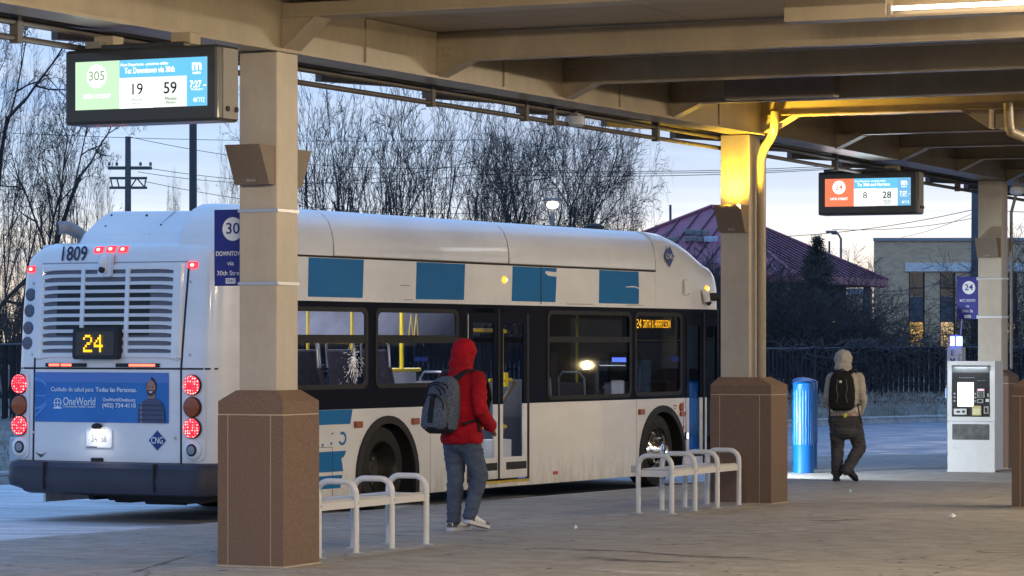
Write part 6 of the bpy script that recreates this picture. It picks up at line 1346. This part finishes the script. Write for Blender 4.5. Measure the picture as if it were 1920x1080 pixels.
wire(PX(-300, 230, 128), PX(900, 262, 128), .3, .012, 'overhead wire passing just under the green display')
wire(PX(1400, 446, 104), PX(1829, 392, 104), .2, .012, 'overhead wire sloping up to the grey utility pole'); wire(PX(1560, 430, 104), PX(1829, 408, 104), .15, .010, 'second wire sloping to the grey utility pole'); wire(PX(1829, 392, 104), PX(2200, 380, 104), .2, .012, 'overhead wire leaving the grey pole past the pillar'); wire(PX(1640, 547, 104), PX(1829, 505, 104), .2, .012, 'low wire crossing the brick building windows'); wire(PX(1829, 398, 104), PX(1690, 445, 135), .1, .009, 'guy wire dropping from the grey pole')

# ------------------------------------------------------------------ bare trees
m_bark = M('bark', (.045, .038, .038), .9, var=.3, vscale=2); m_twig = M('twig', (.058, .048, .044), .9); m_bark2 = M('dark_bark', (.030, .028, .034), .9)
def grow(rs, starts, maxd, up=.05, wig=.16, kids=(3, 5), ang=(20, 45), shrink=(.45, .7), seg=.45, rmin=.006):
    A, B, RA_, RB_, D = [], [], [], [], []
    def rec(p, d, L, r, depth):
        n = max(2, int(L / seg)); st = L / n; pts = []
        for i in range(n):
            d = (d + Vector(rs.normal(0, wig, 3)) * .6 + Vector((0, 0, up))).normalized(); q = p + d * st
            r1 = max(rmin, r * (1 - .62 / n)) if depth else r * (1 - .5 / n)
            A.append(p); B.append(q); RA_.append(r); RB_.append(r1); D.append(depth); p = q; r = r1; pts.append((p.copy(), d.copy(), r, (i + 1) / n))
        if depth < maxd:
            k = rs.integers(kids[0], kids[1] + 1) + (1 if depth == 0 else 0)
            for c in range(k):
                f = .25 + .75 * (c + rs.random()) / k; pp, dd, rr, _ = pts[min(n - 1, int(f * n))]
                ax = dd.orthogonal().normalized(); ax.rotate(Matrix.Rotation(rs.random() * 6.283, 3, dd)); nd = dd.copy(); nd.rotate(Matrix.Rotation(R(ang[0] + (ang[1] - ang[0]) * rs.random()), 3, ax))
                rec(pp, nd, L * (shrink[0] + (shrink[1] - shrink[0]) * rs.random()) * (1.1 - .35 * f), max(rmin, rr * (.55 + .2 * rs.random())), depth + 1)
    for s in starts: rec(*s, 0)
    return A, B, RA_, RB_, D
def tree(seed, h, stems, spread, r, maxd=4, name='bare_tree', mats=None, **kw):
    rs = np.random.default_rng(seed); st = []
    for k in range(stems):
        a = 6.283 * k / stems + rs.random() * 1.2; sp = spread * (.5 + .8 * rs.random()) * (0 if stems == 1 else 1); d = Vector((math.cos(a) * sp, math.sin(a) * sp, 1)).normalized()
        st.append((Vector((math.cos(a) * .10 * (stems > 1), math.sin(a) * .10 * (stems > 1), -.2)), d, h * (.60 + .18 * rs.random()), r * (.7 + .5 * rs.random())))
    A, B, ra, rb, D = grow(rs, st, maxd, **kw); D = np.array(D); mk = D == 0
    f = lambda L, m: [x for x, t in zip(L, m) if t]
    m1, m2 = mats or (m_bark, m_twig)
    tm = seg_mesh('trunk', f(A, mk), f(ra, mk), f(B, mk), f(rb, mk), m1, 6); cm_ = seg_mesh('crown', f(A, ~mk), f(ra, ~mk), f(B, ~mk), f(rb, ~mk), m2, 3)
    return tm, cm_
def plant(name, meshes, p, rz, sc, label, cat, group):
    t = thing(name, label, cat, p, rz, group); t.scale = (sc[0], sc[0], sc[1]); put('trunk', meshes[0], t); put('crown', meshes[1], t); return t
def size(ms): v = np.concatenate([np.array([q.co for q in m.vertices]) for m in ms]); return np.percentile(v[:, 2], 97), np.percentile(np.hypot(v[:, 0], v[:, 1]), 97)
FAN = dict(kids=(3, 5), ang=(20, 44), up=.05, wig=.085, rmin=.0062, seg=.38, shrink=(.40, .62))
protos = [tree(1, 9.0, 5, .50, .065, 4, **FAN), tree(2, 9.0, 4, .42, .075, 4, **FAN), tree(3, 9.0, 6, .55, .055, 4, **FAN), tree(4, 9.0, 3, .18, .11, 4, kids=(5, 6), ang=(22, 46), up=.03, rmin=.006), tree(5, 9.5, 1, 0, .17, 5, kids=(5, 6), ang=(28, 58), up=.02, shrink=(.40, .58), rmin=.005), tree(6, 9, 4, .5, .085, 4, kids=(5, 6), ang=(25, 60), up=.0, shrink=(.5, .72), rmin=.005)]
psz = [size(p_) for p_ in protos]
def place(px, Y, k, ytop, wpx, label, group, z0=.35):
    """stand a tree whose crown is about wpx/6000*Y*2 wide and reaches the sky line it has in this street"""
    x = (px - 960) * Y / 6000; zt = 1.75 + (645 - ytop) * Y / 6000 - z0; w = wpx * Y / 6000
    return plant('bare_tree', protos[k], (x, Y, z0), random.random() * 6.28, (w / psz[k][1], zt / psz[k][0]), label, 'tree', group)
TG = 'bare trees behind the bus'
random.seed(8)
for a in [(650, 78, 0, 145, 200, 'bare fan shaped tree just beyond the nearest pillar'), (745, 88, 2, 165, 190, 'bare many stemmed tree second from the nearest pillar'), (585, 96, 1, 160, 150, 'bare tree showing past the far pillar light'), (815, 76, 1, 170, 180, 'bare forked tree above the first roof panel of the bus'), (890, 84, 2, 200, 160, 'bare upright tree above the middle of the bus roof'), (940, 80, 3, 220, 150, 'bare thicket tree above the dark bus door'),
          (990, 77, 3, 205, 150, 'dark trunked bare tree short of the lit street lamp'), (1062, 76, 3, 200, 200, 'bare tree with clustered trunks past the lit lamp'), (1100, 79, 5, 255, 170, 'wide bare tree whose low boughs lean to the red roof'), (1150, 88, 5, 325, 110, 'small bare tree near the red roof edge'), (900, 112, 0, 230, 150, 'far pale bare tree in the gap above the bus roof'), (690, 112, 1, 200, 150, 'far bare tree filling the gap between two fans')]:
    place(*a, TG)
TG2 = 'bare trees left of the bus'
for a in [(10, 76, 0, 170, 150, 'bare fan of fine branches low behind the single trunk tree'), (130, 80, 2, 250, 130, 'bare thicket of fine stems above the exhaust pipe'), (-50, 66, 4, 0, 230, 'tall bare tree cut by the picture edge'), (70, 72, 4, 150, 210, 'bare single trunk tree seen over the bus tail'), (-5, 90, 3, 80, 100, 'far bare tree behind the tall edge tree'), (125, 84, 1, 235, 90, 'low bare tree above the exhaust pipe'), (20, 60, 5, 400, 110, 'low bare tree spreading beside the bus tail'), (190, 130, 5, 345, 45, 'small far bare tree near the timber pole'), (330, 150, 5, 355, 45, 'faint far bare tree between pole and light column'), (430, 150, 1, 280, 60, 'faint far bare tree beside the nearest pillar'), (500, 100, 0, 200, 90, 'bare tree hidden mostly by the nearest pillar'), (-20, 58, 5, 500, 70, 'low bare bush by the dark slatted fence')]:
    place(*a, TG2)
# undergrowth thicket: shrubs behind the fence
shr = [tree(21, 3.2, 14, .9, .022, 3, kids=(5, 7), ang=(20, 60), up=.0, seg=.3, rmin=.004), tree(22, 3.0, 16, 1.0, .02, 3, kids=(5, 7), ang=(25, 70), up=-.02, seg=.3, rmin=.004)]
SG = 'bare shrubs behind the fence'
for px, Y, k, s, v, lab in ((1470, 86, 0, 1.0, 1.0, 'bare twiggy shrub behind the fence against the pillar'), (1505, 88, 1, 1.0, 1.12, 'tall bare shrub left of the pale box'), (1545, 90, 0, 1.05, 1.1, 'bare shrub under the spruce tree'), (1590, 89, 1, 1.1, .95, 'reddish bare shrub right of the pale box'), (1630, 92, 0, .9, .62, 'low bare shrub by the brick corner'), (1885, 90, 1, 1.1, 1.0, 'bare shrub past the pillar behind the ticket machine'), (1915, 92, 0, 1.1, 1.3, 'tall bare shrub at the picture edge'), (1400, 88, 0, 1.1, 1.2, 'bare shrub behind the pillar with the downpipe'), (1290, 92, 1, 1.1, 1.4, 'bare shrub hidden behind the bus nose'), (700, 92, 1, 1.2, 1.3, 'bare undergrowth seen through the rear bus window'), (1100, 90, 0, 1.2, 1.3, 'bare undergrowth seen through the middle bus window'), (900, 90, 0, 1.2, 1.3, 'bare undergrowth seen through the bus door')):
    x = (px - 960) * Y / 6000; plant('bare_shrub', shr[k], (x, Y, .4), random.random() * 6.28, (s, v * 1.0), lab, 'shrub', SG)
# vines over the fence
def vines(px0, px1, n, seed, label, group='bare vines on the dark fence'):
    rs = np.random.default_rng(seed); A, B, ra, rb = [], [], [], []
    def fpt(px):
        for i in range(len(FE) - 1):
            a, b = FE[i], FE[i + 1]; k = (px - 960) / 6000; d = b - a; den = d.x - k * d.y
            f = (k * a.y - a.x) / den
            if 0 <= f <= 1: return a + d * f
    for _ in range(n):
        px = px0 + (px1 - px0) * rs.random(); p2 = fpt(px); p = Vector((p2.x, p2.y, .42 + 1.15 + rs.normal(0, .06))); d = Vector((rs.normal(0, .8), -.15, rs.normal(-.1, .7))).normalized(); L = .6 + 1.6 * rs.random(); r = .005 + .007 * rs.random(); st = .10
        for k in range(int(L / st)):
            d = (d + Vector((rs.normal(0, .28), 0, rs.normal(-.06, .28)))).normalized(); d.y = 0; q = p + d * st; q.y = p2.y + (q.x - p2.x) * .7 - .06 - .10 * rs.random()
            if q.z < .4: break
            if q.z > 1.85: d.z = -abs(d.z)
            A.append(p); B.append(q); r2 = max(.004, r * .97); ra.append(r); rb.append(r2); p = q; r = r2
    t = thing('vine', label, 'vine', (0, 0, 0), 0, group); put('stems', seg_mesh('stems', A, ra, B, rb, M('vine_stem', (.085, .078, .082), .9), 3), t); return t
vines(1440, 1560, 40, 31, 'bare vine on the fence near the blue bollards'); vines(1600, 1790, 170, 32, 'pale tangled bare vine hanging between walker and ticket machine'); vines(1560, 1640, 50, 33, 'bare vine on the fence behind the walker'); vines(1880, 1990, 60, 34, 'bare vine on the fence past the ticket machine')
# spruce
rs = np.random.default_rng(77); p = PX(1532, 446, 90); hT = p.z - .4
sp = thing('spruce_tree', 'dark green spruce rising above the bare shrubs before the red roof', 'tree', (p.x, p.y, .4)); MB().tube([(0, 0, -.1), (0, 0, hT * .98)], [.09, .01], 8).build('trunk', m_bark, sp)
V = []; A, B, ra, rb = [], [], [], []
for k in range(520):
    f = rs.random() ** .8; z = hT * (.10 + .9 * f); L = (1 - f) * 1.6 * (.65 + .5 * rs.random()) + .10; a = rs.random() * 6.283; d = np.array([math.cos(a), math.sin(a), .12 + .45 * f]); d /= np.linalg.norm(d); A.append((0, 0, z)); q = np.array([0, 0, z]) + d * L; B.append(tuple(q)); ra.append(.014); rb.append(.004)
    m_ = int(34 * L + 8)
    for j in range(m_):
        g = .15 + .85 * rs.random(); c = np.array([0, 0, z]) + d * L * g + rs.normal(0, .03, 3); nd = d * .6 + rs.normal(0, .55, 3); nd /= np.linalg.norm(nd); s = np.cross(nd, rs.normal(0, 1, 3)); s /= np.linalg.norm(s); l = .07 + .06 * rs.random(); V += [c - s * .012, c + s * .012, c + nd * l]
V = np.array(V); put('branches', seg_mesh('branches', A, ra, B, rb, m_bark, 3), sp); put('needles', np_mesh('needles', V, np.arange(len(V)).reshape(-1, 3), M('spruce_needles', (.030, .040, .026), .8, c2=(.055, .06, .04), vscale=3)), sp)
# far tree line
rs = np.random.default_rng(9); A, B, ra, rb = [], [], [], []
for k in range(2200):
    x = -70 + 140 * rs.random(); Y = 230 + 40 * rs.random(); h = 3 + 3.5 * rs.random() * (.6 + .5 * math.sin(x * .15) ** 2); l = rs.normal(0, .7); p0 = (x, Y, 0); p1 = (x + l, Y, h); A.append(p0); B.append(p1); ra.append(.08); rb.append(.02)
    for j in range(4): f = .4 + .5 * rs.random(); q = (x + l * f, Y, h * f); A.append(q); B.append((q[0] + rs.normal(0, .9), Y, q[2] + .5 + rs.random() * 1.2)); ra.append(.03); rb.append(.012)
o = put('tree_line', seg_mesh('tree_line', A, ra, B, rb, m_twig, 3), kind='stuff'); tag(o, 'far line of bare trees along the horizon', 'trees')
